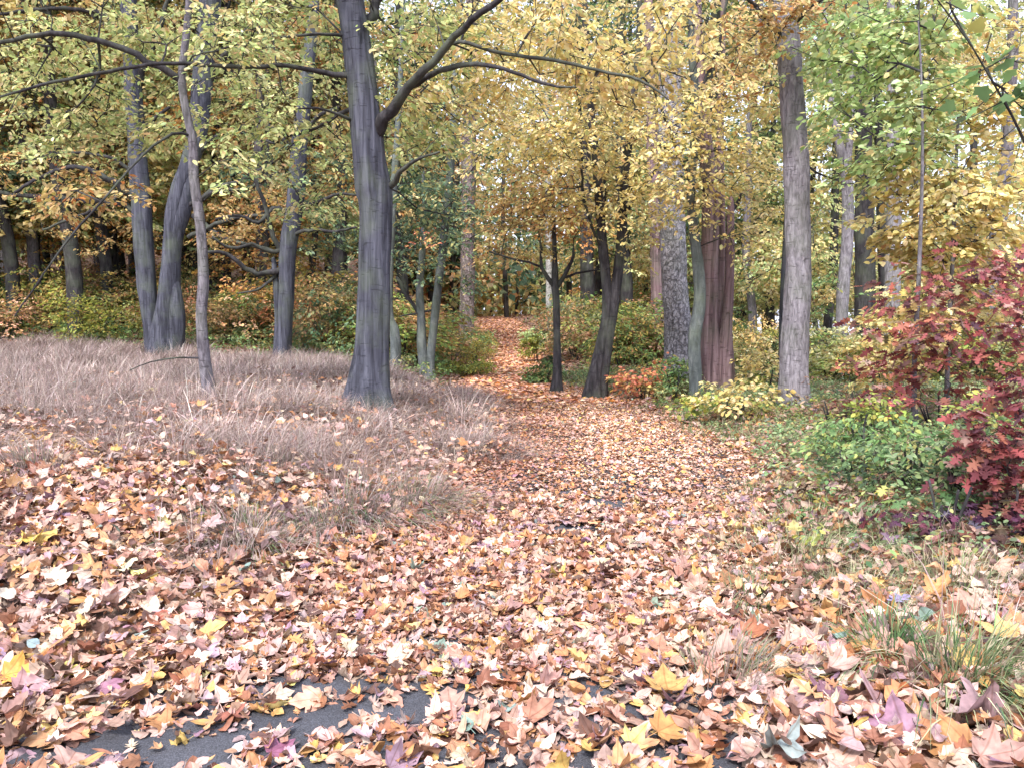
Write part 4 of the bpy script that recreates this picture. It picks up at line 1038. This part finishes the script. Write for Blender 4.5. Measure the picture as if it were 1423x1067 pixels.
# ================================================================== BACKGROUND TREES (instanced variants)
def generic_tree(vi, H, pal_a, pal_b, nspray, crown_lo, rad, leaf, r0, bark, per=30):
    rng = np.random.default_rng(300 + vi)
    w = Wood()
    zs = np.linspace(-0.4, H, 9)
    P = np.stack([np.cumsum(rng.normal(0, 0.10, 9)), np.cumsum(rng.normal(0, 0.10, 9)), zs], 1); P[0, :2] = 0; P[1, :2] = 0
    R = r0 * np.clip(1 - (np.maximum(zs, 0) / H) ** 1.2, 0.06, 1)
    w.add(tube(*resample(P, R, 0.5), 12, make_flute(np.array([0, 0, 0.]), rng, 0.05, 0.3, 0.02)), 0)
    seeds = seeds_from(P, crown_lo * 0.8, 0, 0.5)
    # clumped crown: foliage gathered on limb-clumps, gaps between them
    nc = 26
    cz = crown_lo + (H - crown_lo) * rng.random(nc)
    rr = rad * (0.35 + 0.75 * np.sin(np.pi * np.clip((cz - crown_lo) / (H - crown_lo), 0.05, 0.95)) ** 0.6) * rng.uniform(0.3, 1, nc)
    az = rng.uniform(0, 6.28, nc)
    cc = np.stack([rr * np.cos(az), rr * np.sin(az), cz], 1)
    k = rng.integers(0, nc, nspray)
    S = cc[k] + ball(nspray, rng) * [1.5, 1.5, 0.75]
    Pn, par, ns, endi, dirs = grow(seeds, S, rng, seg=0.9)
    add_branches(w, Pn, par, ns, tip_r=0.005, rmax=0.09, sides=5)
    pack = Pack(); m = rng.random(nspray) < 0.6
    for mm, pal in ((m, pal_a), (~m, pal_b)):
        pack.add(spray_leaves(S[mm], dirs[mm], rng, L=1.0, per=per, size=leaf, pal=pal, T=T_DIAM, wide=0.5, flat=0.35, wood=w, twig_r=0.004))
    return pack.mesh("crown_%s" % pal_a, M_LEAF), w.mesh("wood_%s" % pal_a, bark, np.zeros(3))

def conifer(vi, H, rad, r0):
    rng = np.random.default_rng(400 + vi)
    w = Wood(); zs = np.linspace(-0.4, H, 8)
    P = np.stack([rng.normal(0, 0.04, 8), rng.normal(0, 0.04, 8), zs], 1)
    w.add(tube(*resample(P, r0 * np.clip(1 - np.maximum(zs, 0) / H, 0.05, 1), 0.5), 10))
    pack = Pack(); n = 260
    z = rng.uniform(H * 0.12, H, n); L = rad * (1 - z / H) ** 0.8 + 0.3; az = rng.uniform(0, 6.28, n)
    d = np.stack([np.cos(az), np.sin(az), np.full(n, -0.25)], 1)
    for i in range(n):
        w.add(tube(np.array([[0, 0, z[i]], [*(d[i, :2] * L[i] * 0.5), z[i] + 0.0], [*(d[i, :2] * L[i]), z[i] - 0.25 * L[i]]]), np.array([0.02, 0.012, 0.004]), 3))
        k = 46
        t = rng.uniform(0.15, 1, k)
        base = np.stack([d[i, 0] * L[i] * t, d[i, 1] * L[i] * t, z[i] - 0.22 * L[i] * t ** 2], 1)
        b = np.array([-d[i, 1], d[i, 0], 0]); s = np.where(rng.random(k) < .5, -1, 1)
        ld = d[i] * 0.7 + b * s[:, None] * 0.8 + rng.normal(0, 0.2, (k, 3)) + [0, 0, -0.2]
        pack.add(leaf_arrays(T_DIAM, base, ld, rng.normal(0, 0.3, (k, 3)) + [0, 0, 1], rng.uniform(0.2, 0.45, k) * 1.0, pick(PAL['darkgreen'], k, rng)))
    return pack.mesh("conifer_crown", M_LEAF), w.mesh("conifer_wood", M_DARK, np.zeros(3))

BG = [generic_tree(0, 17, 'yellow', 'yellowgreen', 420, 3.2, 3.6, 0.15, 0.17, M_DARK),
      generic_tree(1, 20, 'ochre', 'yellow', 440, 4.0, 3.8, 0.15, 0.20, M_DARK),
      generic_tree(2, 18, 'yellowgreen', 'lightgreen', 420, 3.0, 3.6, 0.15, 0.16, M_BROWN),
      generic_tree(3, 21, 'teal', 'green', 460, 3.5, 4.0, 0.15, 0.22, M_DARK),
      generic_tree(4, 16, 'orange', 'ochre', 400, 2.4, 3.4, 0.15, 0.14, M_DARK),
      conifer(5, 19, 3.0, 0.2)]

def put_tree(px, Y, vi, sc, label, group, tint=(1, 1, 1)):
    x = (px - CX) / F * Y
    look = ["yellow-crowned", "ochre-crowned", "yellow-green", "dark green broadleaf", "orange-crowned", "dark conifer"][vi]
    if vi != 5: look += " tree"
    dist = "near" if Y < 30 else ("farther" if Y < 40 else "distant")
    label = "%s %s in the wood %s" % (dist, look, near_what(px))
    label = ("slender " if sc < 0.88 else "stout " if sc > 1.04 else "") + label
    label = unique_label(label, px)
    group = "wood trees " + near_what(px)
    r = root_at("woodland_tree", (x, Y, float(gz(x, Y)) - 0.05), label, "tree", group)
    r.rotation_euler = (rngb.normal(0, 0.02), rngb.normal(0, 0.02), rngb.uniform(0, 6.28)); r.scale = (sc, sc, sc * rngb.uniform(0.9, 1.15))
    c, w = BG[vi]
    o = link("crown", c, r); o.color = (*tint, 1)
    link("trunk", w, r)

zl = [(-260, 470, 30, 20, 34, [0, 1, 0, 2, 3, 2], "slim dark tree in the dense wood behind the left grass", "trees of the left wood"),
      (-260, 640, 26, 34, 50, [1, 0, 2, 0, 3, 4], "distant dark tree high on the left slope", "trees on the left slope"),
      (560, 900, 16, 30, 52, [0, 1, 3, 4, 5], "far tree closing the view behind the trail", "trees behind the trail"),
      (840, 1160, 12, 24, 44, [2, 0, 3, 5], "tree of the open wood behind the pale patchy trunk", "trees behind the pale trunk"),
      (1120, 1700, 9, 24, 44, [2, 0, 2, 5, 0], "slim tree of the thin bright wood behind the red oak", "trees behind the red oak")]
for (x0, x1, n, y0, y1, vs, lab, grp) in zl:
    for i in range(n):
        px = x0 + (x1 - x0) * (i + rngb.uniform(0.1, 0.9)) / n
        Y = rngb.uniform(y0, y1)
        if abs(px - 712 - path_c(Y) / Y * F) < 120 and Y < 62: continue
        put_tree(px, Y, int(rngb.choice(vs)), rngb.uniform(0.75, 1.15), lab, grp)

for (px, Y, vi, sc) in [(22, 21, 1, 0.9), (58, 24, 4, 0.85), (108, 20.5, 1, 1.0), (150, 22, 0, 1.0), (176, 27, 4, 0.9), (320, 25, 1, 0.9), (366, 23, 4, 0.8), (472, 24, 1, 0.95),
                         (560, 26, 3, 0.9), (-40, 22, 0, 1.0), (1045, 22, 2, 0.8), (1070, 26, 0, 0.9), (1150, 22, 0, 0.8), (1275, 24, 2, 0.8), (1345, 23, 0, 0.9), (870, 30, 0, 1), (738, 68, 5, .6), (790, 46, 3, .8), (600, 56, 5, 1)]:
    put_tree(px, Y, vi, sc, "", "woodland trees with slim dark trunks")

# distant mass of wood that reads as one
def far_wood():
    rng = np.random.default_rng(5)
    pack = Pack(); w = Wood()
    for i in range(300):
        a = rng.uniform(-0.85, 0.85); D = rng.uniform(56, 95)
        if a > 0.22 and rng.random() < 0.85: continue
        x = a * D; y = D; z = float(gz(x, y)); H = rng.uniform(12, 21)
        w.add(tube(np.array([[x, y, z - 0.5], [x + rng.normal(0, .3), y, z + H * .5], [x + rng.normal(0, .5), y, z + H]]), np.array([.22, .16, .04]) * rng.uniform(.6, 1.2), 6))
        n = 520
        cs = np.array([x, y, z]) + np.stack([rng.normal(0, 2.0, 14), rng.normal(0, 2.0, 14), rng.uniform(0.15, 1, 14) * H], 1)
        if a < 0.2: cs[:5, 2] = z + rng.uniform(0.3, 3.0, 5)
        p = cs[rng.integers(0, 14, n)] + rng.normal(0, 1, (n, 3)) * [1.3, 1.3, 0.8]
        pal = ['ochre', 'yellow', 'teal', 'yellowgreen', 'orange', 'darkgreen'][int(rng.choice(6, p=[.25, .2, .15, .2, .1, .1]))]
        pack.add(leaf_arrays(T_DIAM, p, rng.normal(0, 1, (n, 3)), rng.normal(0, .5, (n, 3)) + [0, -.3, 1], rng.uniform(.35, .8, n), pick(PAL[pal], n, rng)))
    v = np.vstack(w.v); q = np.vstack(w.q); t = np.vstack(w.t)
    pack.add((v, q, t, np.tile([[0.07, 0.06, 0.055]], (len(v), 1)), np.zeros((len(v), 2))))
    tag(link("far_wood", pack.mesh("far_wood", M_LEAF)), "far autumn wood closing the view between the trunks", "wood", kind="stuff")
far_wood()

# ================================================================== LEAF LITTER
holes = []
for (px, py, rx, ry) in [(250, 1054, 0.30, 0.14), (420, 1012, 0.20, 0.09), (330, 1030, 0.12, 0.07), (110, 1062, 0.18, 0.06), (480, 968, 0.2, 0.08), (610, 985, 0.15, 0.07), (580, 905, 0.24, 0.045), (520, 1003, 0.16, 0.06),
                         (815, 742, 0.20, 0.16), (855, 705, 0.22, 0.13), (680, 830, 0.07, 0.06), (560, 940, 0.12, 0.04), (790, 690, 0.07, 0.12), (500, 930, 0.12, 0.03)]:
    g = gp(px, py); holes.append((g[0], g[1], rx, ry))
def hole_mask(x, y):
    m = np.zeros_like(x)
    wob = fbm(x * 9, y * 14, 21) - 0.5
    for (hx, hy, rx, ry) in holes:
        d = np.sqrt(((x - hx) / rx) ** 2 + ((y - hy) / ry) ** 2) + wob * 2.2
        m = np.maximum(m, sstep((1.25 - d) / 0.5))
    return m

def side(x, y):
    c = path_c(y); w = path_w(y)
    return (c - w) - x, x - (c + w)

def y_back(x): return np.interp(x, [-14, -8, -3.6, -0.9, 0.2], [20, 18.2, 15.6, 12.6, 11.5])
def dry_mask(x, y):
    dl, dr = side(x, y)
    wob = (fbm(x * 1.3 + 3, y * 1.3, 31) - 0.5) * 3.4
    # front edge of the tall grass, read from the photograph: nearer towards the path
    front = np.interp(x, [-9, -5, -3, -1.6, -0.6, 0.4], [6.0, 5.3, 4.8, 4.4, 4.5, 6.0])
    return sstep((y + wob - front) / 1.2) * sstep((dl + 0.25 * wob) / 0.35) * (1 - sstep((y + wob * 0.7 - y_back(x) + 0.6) / 1.4)) * (0.45 + 0.55 * sstep((fbm(x * 2.2, y * 2.2, 35) - 0.36) / 0.12))

def scatter(n, y0, y1, rng, marg=1.2):
    # uniform per ground area inside the view wedge
    y = np.sqrt(rng.random(int(n * 1.3)) * (y1 ** 2 - y0 ** 2) + y0 ** 2)
    x = (rng.random(len(y)) * 2 - 1) * (0.68 * y + marg)
    return x[:n], y[:n]

def tilt_normals(x, y, sig, rng):
    e = 0.1
    gx = (gz(x + e, y) - gz(x - e, y)) / (2 * e); gy = (gz(x, y + e) - gz(x, y - e)) / (2 * e)
    return np.stack([-gx, -gy, np.ones_like(x)], 1) + rng.normal(0, 1, (len(x), 3)) * np.asarray(sig)[:, None] * [1, 1, 0.2]

def litter():
    rng = np.random.default_rng(77)
    pack = Pack()
    for (n, y0, y1, strip) in [(38000, 1.5, 6.0, 0), (46000, 6.0, 12.5, 0), (16000, 3.0, 6.0, 1), (42000, 6.0, 15.0, 1)]:
        if strip:
            y = rng.uniform(y0, y1, n); x = path_c(y) + rng.uniform(-1.15, 1.15, n) * path_w(y)
        else:
            x, y = scatter(n, y0, y1, rng)
        dl, dr = side(x, y); hm = hole_mask(x, y); dm = dry_mask(x, y)
        vm = sstep((dr + 0.1) / 0.5) * sstep((y - 2.8) / 1.5)
        keep = rng.random(n) < (1 - 0.9 * hm) * (1 - np.where(y < 8.5, 0.6, 0.74) * dm) * (1 - 0.5 * vm)
        onp = (dl < 0) & (dr < 0)
        thin = onp & (y > 6.5) & (dr > -1.4); 
        x, y, dl, dr, hm, dm, onp = [a[keep] for a in (x, y, dl, dr, hm, dm, onp)]
        m = len(x)
        pile = np.where(onp, 0.022, 0.055) * (1 - 0.85 * hm) + 0.03 * sstep((fbm(x * 1.6, y * 1.6, 8) - 0.5) * 5)
        z = gz(x, y) + 0.014 + rng.random(m) * pile + (dm > .4) * rng.random(m) * 0.10
        sig = np.where(onp, 0.30, 0.45) * (1 - 0.6 * hm)
        nrm = tilt_normals(x, y, sig, rng)
        az = rng.uniform(0, 6.28, m); d = np.stack([np.cos(az), np.sin(az), np.zeros(m)], 1)
        d = d - nrm * (np.sum(d * nrm, 1) / np.sum(nrm * nrm, 1))[:, None]
        kind = rng.random(m)
        far = y0 > 5
        col = pick(LIT, m, rng, 0.16)
        # open-sky brightness painted into leaf colours along mid path; left gutter redder and darker
        mid = np.exp(-((x - path_c(y) - 0.3) / 0.8) ** 2) * sstep((y - 5) / 3)
        gut = np.exp(-((x - path_c(y) + path_w(y) * 0.85) / 0.45) ** 2)
        col = col * (1 + 0.48 * mid[:, None] * [1, 0.98, 0.8]) * (1 - gut[:, None] * sstep((y[:, None] - 3) / 3) * [0.12, 0.25, 0.30])
        col = col * np.where((dr > 0.1) & (y > 4), 0.80, 1.0)[:, None]
        sz = (0.030 + 0.072 * rng.random(m) ** 1.9) * (0.78 if strip else 1.0) * (1 - 0.30 * onp * sstep((y - 4) / 2.5)) * (1 - 0.3 * hm)
        if not far:
            near_r = (x > 0.8) & (y < 3.6); sz = sz * np.where(near_r, 1.3, 1)
            for T, lo, hi, cu, ss in ((T_MAPLE, 0, 0.34, 0.34, 1.25), (T_OVAL, 0.34, 0.62, 0.34, 0.9), (T_ROUND, 0.62, 0.90, 0.42, 0.95), (T_OAK, 0.90, 1.01, 0.3, 1.2)):
                k = (kind >= lo) & (kind < hi)
                pack.add(leaf_arrays(T, np.stack([x, y, z], 1)[k], d[k], nrm[k], sz[k] * ss, col[k], curl=cu, rng=rng))
        else:
            for T, lo, hi, cu, ss in ((T_MAPLE_LO, 0, 0.40, 0.28, 1.05), (T_FOLD_R, 0.40, 1.01, 0.2, 0.85)):
                k = (kind >= lo) & (kind < hi)
                pack.add(leaf_arrays(T, np.stack([x, y, z], 1)[k], d[k], nrm[k], sz[k] * ss, col[k], curl=cu, rng=rng))
    tag(link("fallen_leaves", pack.mesh("fallen_leaves", M_LITTER, uv=True)), "carpet of brown, tan and yellow autumn leaves covering path and verges", "fallen leaves", kind="stuff")
    pack = Pack()
    x, y = scatter(70000, 12, 26, rng)
    x2, y2 = scatter(50000, 26, 62, rng)
    y3 = rng.uniform(12, 66, 26000); x3 = path_c(y3) + rng.uniform(-1.2, 1.2, 26000) * path_w(y3)
    x2 = np.concatenate([x2, x3]); y2 = np.concatenate([y2, y3])
    x = np.concatenate([x, x2]); y = np.concatenate([y, y2])
    dm = dry_mask(x, y); k = rng.random(len(x)) > 0.6 * dm
    x, y = x[k], y[k]; m = len(x)
    nrm = tilt_normals(x, y, np.full(m, 0.4), rng); az = rng.uniform(0, 6.28, m)
    d = np.stack([np.cos(az), np.sin(az), np.zeros(m)], 1)
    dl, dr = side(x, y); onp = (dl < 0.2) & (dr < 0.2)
    col = pick(LIT, m, rng, 0.16) * np.where(onp[:, None], [1.5, 1.3, 1.1], [0.62, 0.56, 0.52])  # trail leaves brightened in colour to offset shade from the crowns
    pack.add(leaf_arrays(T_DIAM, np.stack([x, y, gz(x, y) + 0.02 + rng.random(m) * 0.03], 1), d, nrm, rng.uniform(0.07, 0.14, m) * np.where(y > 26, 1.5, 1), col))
    tag(link("distant_fallen_leaves", pack.mesh("distant_fallen_leaves", M_LITTER_FAR)), "autumn leaves strewn over the far trail and the slopes", "fallen leaves", kind="stuff")
litter()

# ================================================================== GRASSES
def blades(root, h, lean, width, col, rng, bend=0.6):
    """root (N,3), h (N,), lean (N,2) horizontal reach fraction; 3-segment strip"""
    n = len(root)
    t = np.array([0, 0.35, 0.7, 1.0])
    side_ = norm(np.stack([-lean[:, 1], lean[:, 0], np.zeros(n)], 1) + rng.normal(0, 0.4, (n, 3)) * [1, 1, 0.1] + 1e-4)
    c = np.zeros((n, 4, 3))
    for i, tt in enumerate(t):
        c[:, i, 0] = root[:, 0] + lean[:, 0] * h * tt ** 1.6
        c[:, i, 1] = root[:, 1] + lean[:, 1] * h * tt ** 1.6
        c[:, i, 2] = root[:, 2] + h * (tt - bend * np.minimum(np.linalg.norm(lean, axis=1), 1.3) * tt ** 2.2 * 0.75)
    wv = side_ * (width * 0.5)[:, None]
    V = np.zeros((n, 7, 3))
    for i, f in enumerate([0.8, 1.0, 0.7]):
        V[:, 2 * i] = c[:, i] - wv * f; V[:, 2 * i + 1] = c[:, i] + wv * f
    V[:, 6] = c[:, 3]
    o = (np.arange(n) * 7)[:, None, None]
    q = (np.array([[0, 1, 3, 2], [2, 3, 5, 4]])[None] + o).reshape(-1, 4)
    tr = (np.array([[4, 5, 6]])[None] + o).reshape(-1, 3)
    return V.reshape(-1, 3), q, tr, np.repeat(col, 7, 0), np.zeros((n * 7, 2))

STRAW = [(5, (0.36, 0.275, 0.25)), (4, (0.46, 0.37, 0.335)), (4, (0.25, 0.185, 0.165)), (1.2, (0.20, 0.175, 0.135)), (2, (0.52, 0.45, 0.41))]
GREENG = [(3, (0.10, 0.19, 0.08)), (2, (0.16, 0.27, 0.10)), (1, (0.28, 0.34, 0.16)), (1, (0.07, 0.12, 0.07))]
PALEG = [(3, (0.34, 0.38, 0.20)), (2, (0.26, 0.33, 0.16)), (3, (0.52, 0.45, 0.30)), (1, (0.42, 0.38, 0.26))]

def grass_field(name, label, maskf, y0, y1, dens_tufts, per, pal, hr, rng, width=0.004, wind=(0.25, -0.1), spread=0.09, hcap=None):
    A = 0.68 * (y1 ** 2 - y0 ** 2) + 2.4 * (y1 - y0)
    n = int(A * dens_tufts)
    x, y = scatter(n, y0, y1, rng)
    m = maskf(x, y); k = rng.random(len(x)) < m
    x, y, m = x[k], y[k], m[k]
    th = rng.uniform(*hr, len(x)) * (0.10 + 1.8 * fbm(x * 1.5, y * 1.5, 61)) * (0.6 + 0.4 * m)
    if hcap is not None: th = np.minimum(th, hcap(x, y))
    ta = rng.uniform(0, 6.28, len(x)); tw = rng.uniform(0.0, 0.9, len(x))
    tcol = np.exp(rng.normal(0, 0.22, (len(x), 1)))
    X = np.repeat(x, per); Yy = np.repeat(y, per); n = len(X)
    dx, dy = rng.normal(0, spread, (2, n))
    X = X + dx; Yy = Yy + dy
    lean = np.stack([dx, dy], 1) / spread * 0.33 + np.repeat(np.stack([np.cos(ta) * tw, np.sin(ta) * tw], 1), per, 0) + np.array(wind) + rng.normal(0, 0.35, (n, 2))
    h = np.repeat(th, per) * rng.uniform(0.45, 1.1, n)
    col = pick(pal, n, rng, 0.14) * np.repeat(tcol, per, 0)
    root = np.stack([X, Yy, gz(X, Yy) - 0.01], 1)
    wd = width * rng.uniform(0.6, 1.3, n) * np.clip(Yy / 7, 0.8, 1.8)
    pack = Pack(); pack.add(blades(root, h, lean, wd, np.clip(col, 0, 1), rng))
    tag(link(name, pack.mesh(name, M_GRASS)), label, "grass", kind="stuff")

rg = np.random.default_rng(500)
grass_field("dry_grass", "pale mauve dry grass covering the bank on the left of the path", dry_mask, 4.2, 20, 42, 46, STRAW, (0.22, 0.46), rg, width=0.0042, spread=0.11, wind=(0.35, -0.15))

def verge_mask(x, y):
    dl, dr = side(x, y)
    nz = fbm(x * 1.3 + 7, y * 1.3, 41)
    a = sstep((dr + 0.15) / 0.3) * sstep((nz - 0.26) / 0.2) * 0.95 * (1 - sstep((y - 15) / 3)) * sstep((y - 2.2) / 1.2)
    return a * (1 - 0.6 * sstep((dr - 2.6) / 1.0) * (y < 9))
grass_field("verge_grass", "pale green and straw grass poking through leaves on the right verge", verge_mask, 2.4, 17, 40, 24, PALEG + GREENG, (0.10, 0.24), rg, width=0.004, wind=(0.1, -0.2), spread=0.08)
def back_mask(x, y):
    dl, dr = side(x, y)
    return 0.5 * sstep((np.maximum(dl, dr) - 0.3) / 0.6) * sstep((fbm(x * 0.6, y * 0.6, 47) - 0.42) / 0.15)
grass_field("woodland_grass", "low green ground cover beneath the trees behind the bend", back_mask, 13.5, 26, 7, 14, GREENG + PALEG, (0.15, 0.35), rg, width=0.007, wind=(0, 0), spread=0.15)

def ground_plants(name, label, maskf, y0, y1, n, pals, rng, hmax=0.16, leaf=0.045):
    x, y = scatter(n, y0, y1, rng); k = rng.random(len(x)) < maskf(x, y); x, y = x[k], y[k]
    c = np.stack([x, y, gz(x, y) + 0.04 + hmax * rng.random(len(x)) ** 1.3], 1)
    w = rng.integers(0, len(pals), len(x)); pack = Pack()
    wv = vnoise(x * 0.9, y * 0.9, 77); w = np.where(wv > 0.55, 0, w)
    for i, p in enumerate(pals):
        m = w == i
        az = rng.uniform(0, 6.28, m.sum()); d = np.stack([np.cos(az), np.sin(az), np.zeros(m.sum())], 1)
        pack.add(spray_leaves(c[m], d, rng, L=0.16, per=9, size=leaf, droop=0.1, flat=0.4, pal=p, wide=0.5))
    tag(link(name, pack.mesh(name, M_LEAF)), label, "ground cover", kind="stuff")
def plants_right(x, y):
    dl, dr = side(x, y)
    band = sstep((dr + 0.05) / 0.2) * (1 - sstep((dr - 0.5) / 0.4)) * 0.7
    return np.maximum(band, sstep((dr - 0.1) / 0.5)) * sstep((fbm(x * 1.2 + 9, y * 1.2, 71) - 0.38) / 0.1) * sstep((y - 3.6) / 1.5)
ground_plants("ground_cover", "low green and yellowing seedlings along the right verge", plants_right, 3.5, 17, 26000, ['sage', 'green', 'browndead', 'shrub'], rg)
def plants_left(x, y):
    dl, dr = side(x, y)
    return sstep((y - y_back(x) + 0.3) / 1.0) * sstep((dl - 0.3) / 0.5) * sstep((fbm(x * 0.8, y * 0.8, 72) - 0.35) / 0.15)
ground_plants("woodland_floor_plants", "low plants between the dry grass and the undergrowth bushes", plants_left, 12, 24, 16000, ['green', 'under', 'sage'], rg, 0.4, 0.07)

def tuft(px, py, label, pal, n=160, h=0.24, spread=0.06, seed=0, lean=(0, -0.4), wd=0.004):
    rng = np.random.default_rng(600 + seed)
    g = gp(px, py)
    dx, dy = rng.normal(0, spread, (2, n))
    x = g[0] + dx; y = g[1] + dy
    root = np.stack([x, y, gz(x, y)], 1)
    ln = np.stack([dx, dy], 1) / spread * 0.4 + np.array(lean) + rng.normal(0, 0.2, (n, 2))
    pack = Pack(); pack.add(blades(root, h * rng.uniform(0.5, 1.15, n), ln, wd * rng.uniform(0.6, 1.3, n), pick(pal, n, rng, 0.15), rng, bend=0.8))
    base = np.array([g[0], g[1], float(gz(g[0], g[1]))]); pack.v = [v - base for v in pack.v]
    o = link("grass_tuft", pack.mesh("grass_tuft", M_GRASS), None, base)
    tag(o, label, "grass tuft")
MIXG = GREENG + STRAW
STRAWM = [(w * 1.6, c) for w, c in STRAW] + GREENG
tuft(1375, 965, "drooping blue-green grass tuft near the lower right corner", GREENG + PALEG, 620, 0.34, 0.12, 1, (0.15, -0.6), 0.005)
tuft(1240, 915, "dark green grass tuft left of the drooping one at lower right", GREENG, 320, 0.26, 0.085, 2, (-.1, -0.3), 0.005)
tuft(1060, 840, "green tuft on the verge where the path edge turns", GREENG, 420, 0.17, 0.12, 3)
tuft(250, 690, "small bright green grass tuft among leaves on the left bank", [(1, (0.16, 0.30, 0.08)), (1, (0.26, 0.36, 0.12))], 180, 0.12, 0.07, 4)
tuft(290, 740, "short green tuft below the small bright green one", GREENG, 140, 0.16, 0.07, 5)
tuft(350, 755, "half green, half withered tuft at the foot of the left bank", STRAWM, 700, 0.28, 0.13, 6, (0.2, -0.5))
tuft(440, 745, "dark withered tuft between the withered mound and half green tuft", STRAWM, 500, 0.28, 0.10, 7, (0.1, -0.5))
tuft(500, 725, "wide overhanging mound of withered grass at the path's left edge", STRAWM, 900, 0.34, 0.17, 8, (0.3, -0.5))
tuft(590, 705, "withered grass mound closest to the path on the left bank", STRAWM, 900, 0.32, 0.18, 9, (0.4, -0.4))
tuft(1060, 955, "withered grey-brown tuft bent over leaves at lower right", [(2, (0.26, 0.20, 0.17)), (1.4, (0.15, 0.18, 0.10))], 420, 0.2, 0.12, 10, (0.6, -0.1))
tuft(1340, 900, "tall thin straw-coloured grass stalks at the right edge", STRAW, 40, 0.5, 0.16, 11, (0, 0), 0.003)
tuft(1110, 790, "pale grass tuft in the middle of the right verge", PALEG, 800, 0.2, 0.25, 12)
tuft(1120, 745, "pale green tuft on the right verge farther up than the middle one", PALEG + GREENG, 800, 0.18, 0.25, 14)
tuft(1340, 820, "mixed green and straw tuft left of the straw stalks", PALEG, 500, 0.2, 0.16, 15)
tuft(1200, 835, "low straw and green tuft below the purple oak seedling", PALEG, 400, 0.16, 0.16, 16)
tuft(1060, 690, "dark green tuft at the path edge below the yellow low shrub", GREENG + PALEG, 400, 0.15, 0.16, 17)
tuft(40, 655, "withered brown clump among leaves at the far left", STRAW + MIXG, 500, 0.3, 0.14, 18)
tuft(380, 650, "dark withered clump in the middle of the dry grass", MIXG, 400, 0.2, 0.12, 19)
tuft(520, 580, "withered grass fringe at the foot of the thick forked tree", STRAW, 700, 0.26, 0.3, 20, (0.1, -0.2))
tuft(1240, 775, "bright green blades below the purple oak seedling", [(1, (0.2, 0.34, 0.12)), (1, (0.3, 0.4, 0.16))], 70, 0.15, 0.07, 13)

# ================================================================== DISTINCT FALLEN LEAVES
def one_leaf(px, py, T, size, col, label, seed, tilt=0.2, curl=0.18, az=None, h=0.075, two=None):
    rng = np.random.default_rng(700 + seed)
    g = gp(px, py); base = np.array([g[0], g[1], float(gz(g[0], g[1])) + h])
    a = rng.uniform(0, 6.28) if az is None else az
    d = np.array([[math.cos(a), math.sin(a), 0.05]]); n = np.array([[rng.normal(0, tilt), rng.normal(0, tilt) - 0.25, 1.0]])
    arr = leaf_arrays(T, np.array([[0, 0, 0.0]]) - d * size * 0.3, d, n, np.array([size]), np.array([col]), curl=curl, rng=rng)
    pack = Pack(); pack.add(arr)
    o = link("fallen_leaf", pack.mesh("fallen_leaf", M_LITTER, uv=True), None, base)
    tag(o, label, "leaf")
one_leaf(1155, 1000, T_MAPLE, 0.19, (0.22, 0.11, 0.14), "large plum-purple leaf near the bottom right corner", 1, az=1.2)
one_leaf(1232, 1045, T_MAPLE, 0.2, (0.27, 0.15, 0.20), "mauve lobed leaf below the plum-purple one", 2, az=2.2)
one_leaf(1150, 1052, T_OVAL, 0.12, (0.72, 0.68, 0.60), "curled whitish leaf left of the mauve lobed leaf", 3, az=2.8)
one_leaf(925, 985, T_MAPLE, 0.17, (0.44, 0.26, 0.09), "large golden-orange maple leaf on the right side of the path", 4, az=1.5)
one_leaf(925, 1050, T_MAPLE, 0.13, (0.40, 0.21, 0.07), "orange maple leaf at the bottom edge", 5, az=0.6)
one_leaf(92, 960, T_MAPLE, 0.11, (0.58, 0.46, 0.12), "clear yellow maple leaf low on the left", 6, az=0.2, h=0.06)
one_leaf(25, 962, T_MAPLE, 0.14, (0.56, 0.32, 0.07), "amber maple leaf left of the clear yellow one", 7, az=0.4, h=0.06)
one_leaf(152, 975, T_MAPLE, 0.11, (0.30, 0.15, 0.20), "purple-brown leaf beside the asphalt gap", 8, az=1.0, h=0.055)
one_leaf(48, 768, T_MAPLE, 0.14, (0.58, 0.43, 0.10), "bright yellow leaf on the left bank below the grass", 9, az=1.7)
one_leaf(609, 948, T_OVAL, 0.10, (0.58, 0.45, 0.12), "yellow oval leaf on the bare asphalt", 10, az=0.3, h=0.03)
one_leaf(388, 1056, T_MAPLE, 0.10, (0.24, 0.09, 0.15), "small magenta leaf lying on bare asphalt", 11, az=0.9, h=0.03)
one_leaf(652, 1035, T_OVAL, 0.09, (0.17, 0.25, 0.21), "small teal-green leaf at the bottom of the path", 12, az=2.0, h=0.05)
one_leaf(50, 915, T_OVAL, 0.09, (0.19, 0.26, 0.27), "blue-green oval leaf on the left litter", 13, az=2.6, h=0.06)
one_leaf(1240, 858, T_OAK, 0.15, (0.24, 0.20, 0.32), "blue-violet oak leaf above the dark green tuft", 14, az=0.4)
one_leaf(330, 1058, T_OVAL, 0.08, (0.66, 0.62, 0.66), "pale lilac oval leaf lying alone on the asphalt", 15, az=1.2, h=0.03)
one_leaf(1390, 920, T_MAPLE, 0.15, (0.64, 0.38, 0.14), "orange and brown leaf on the drooping grass tuft", 16, az=2.5, h=0.12)
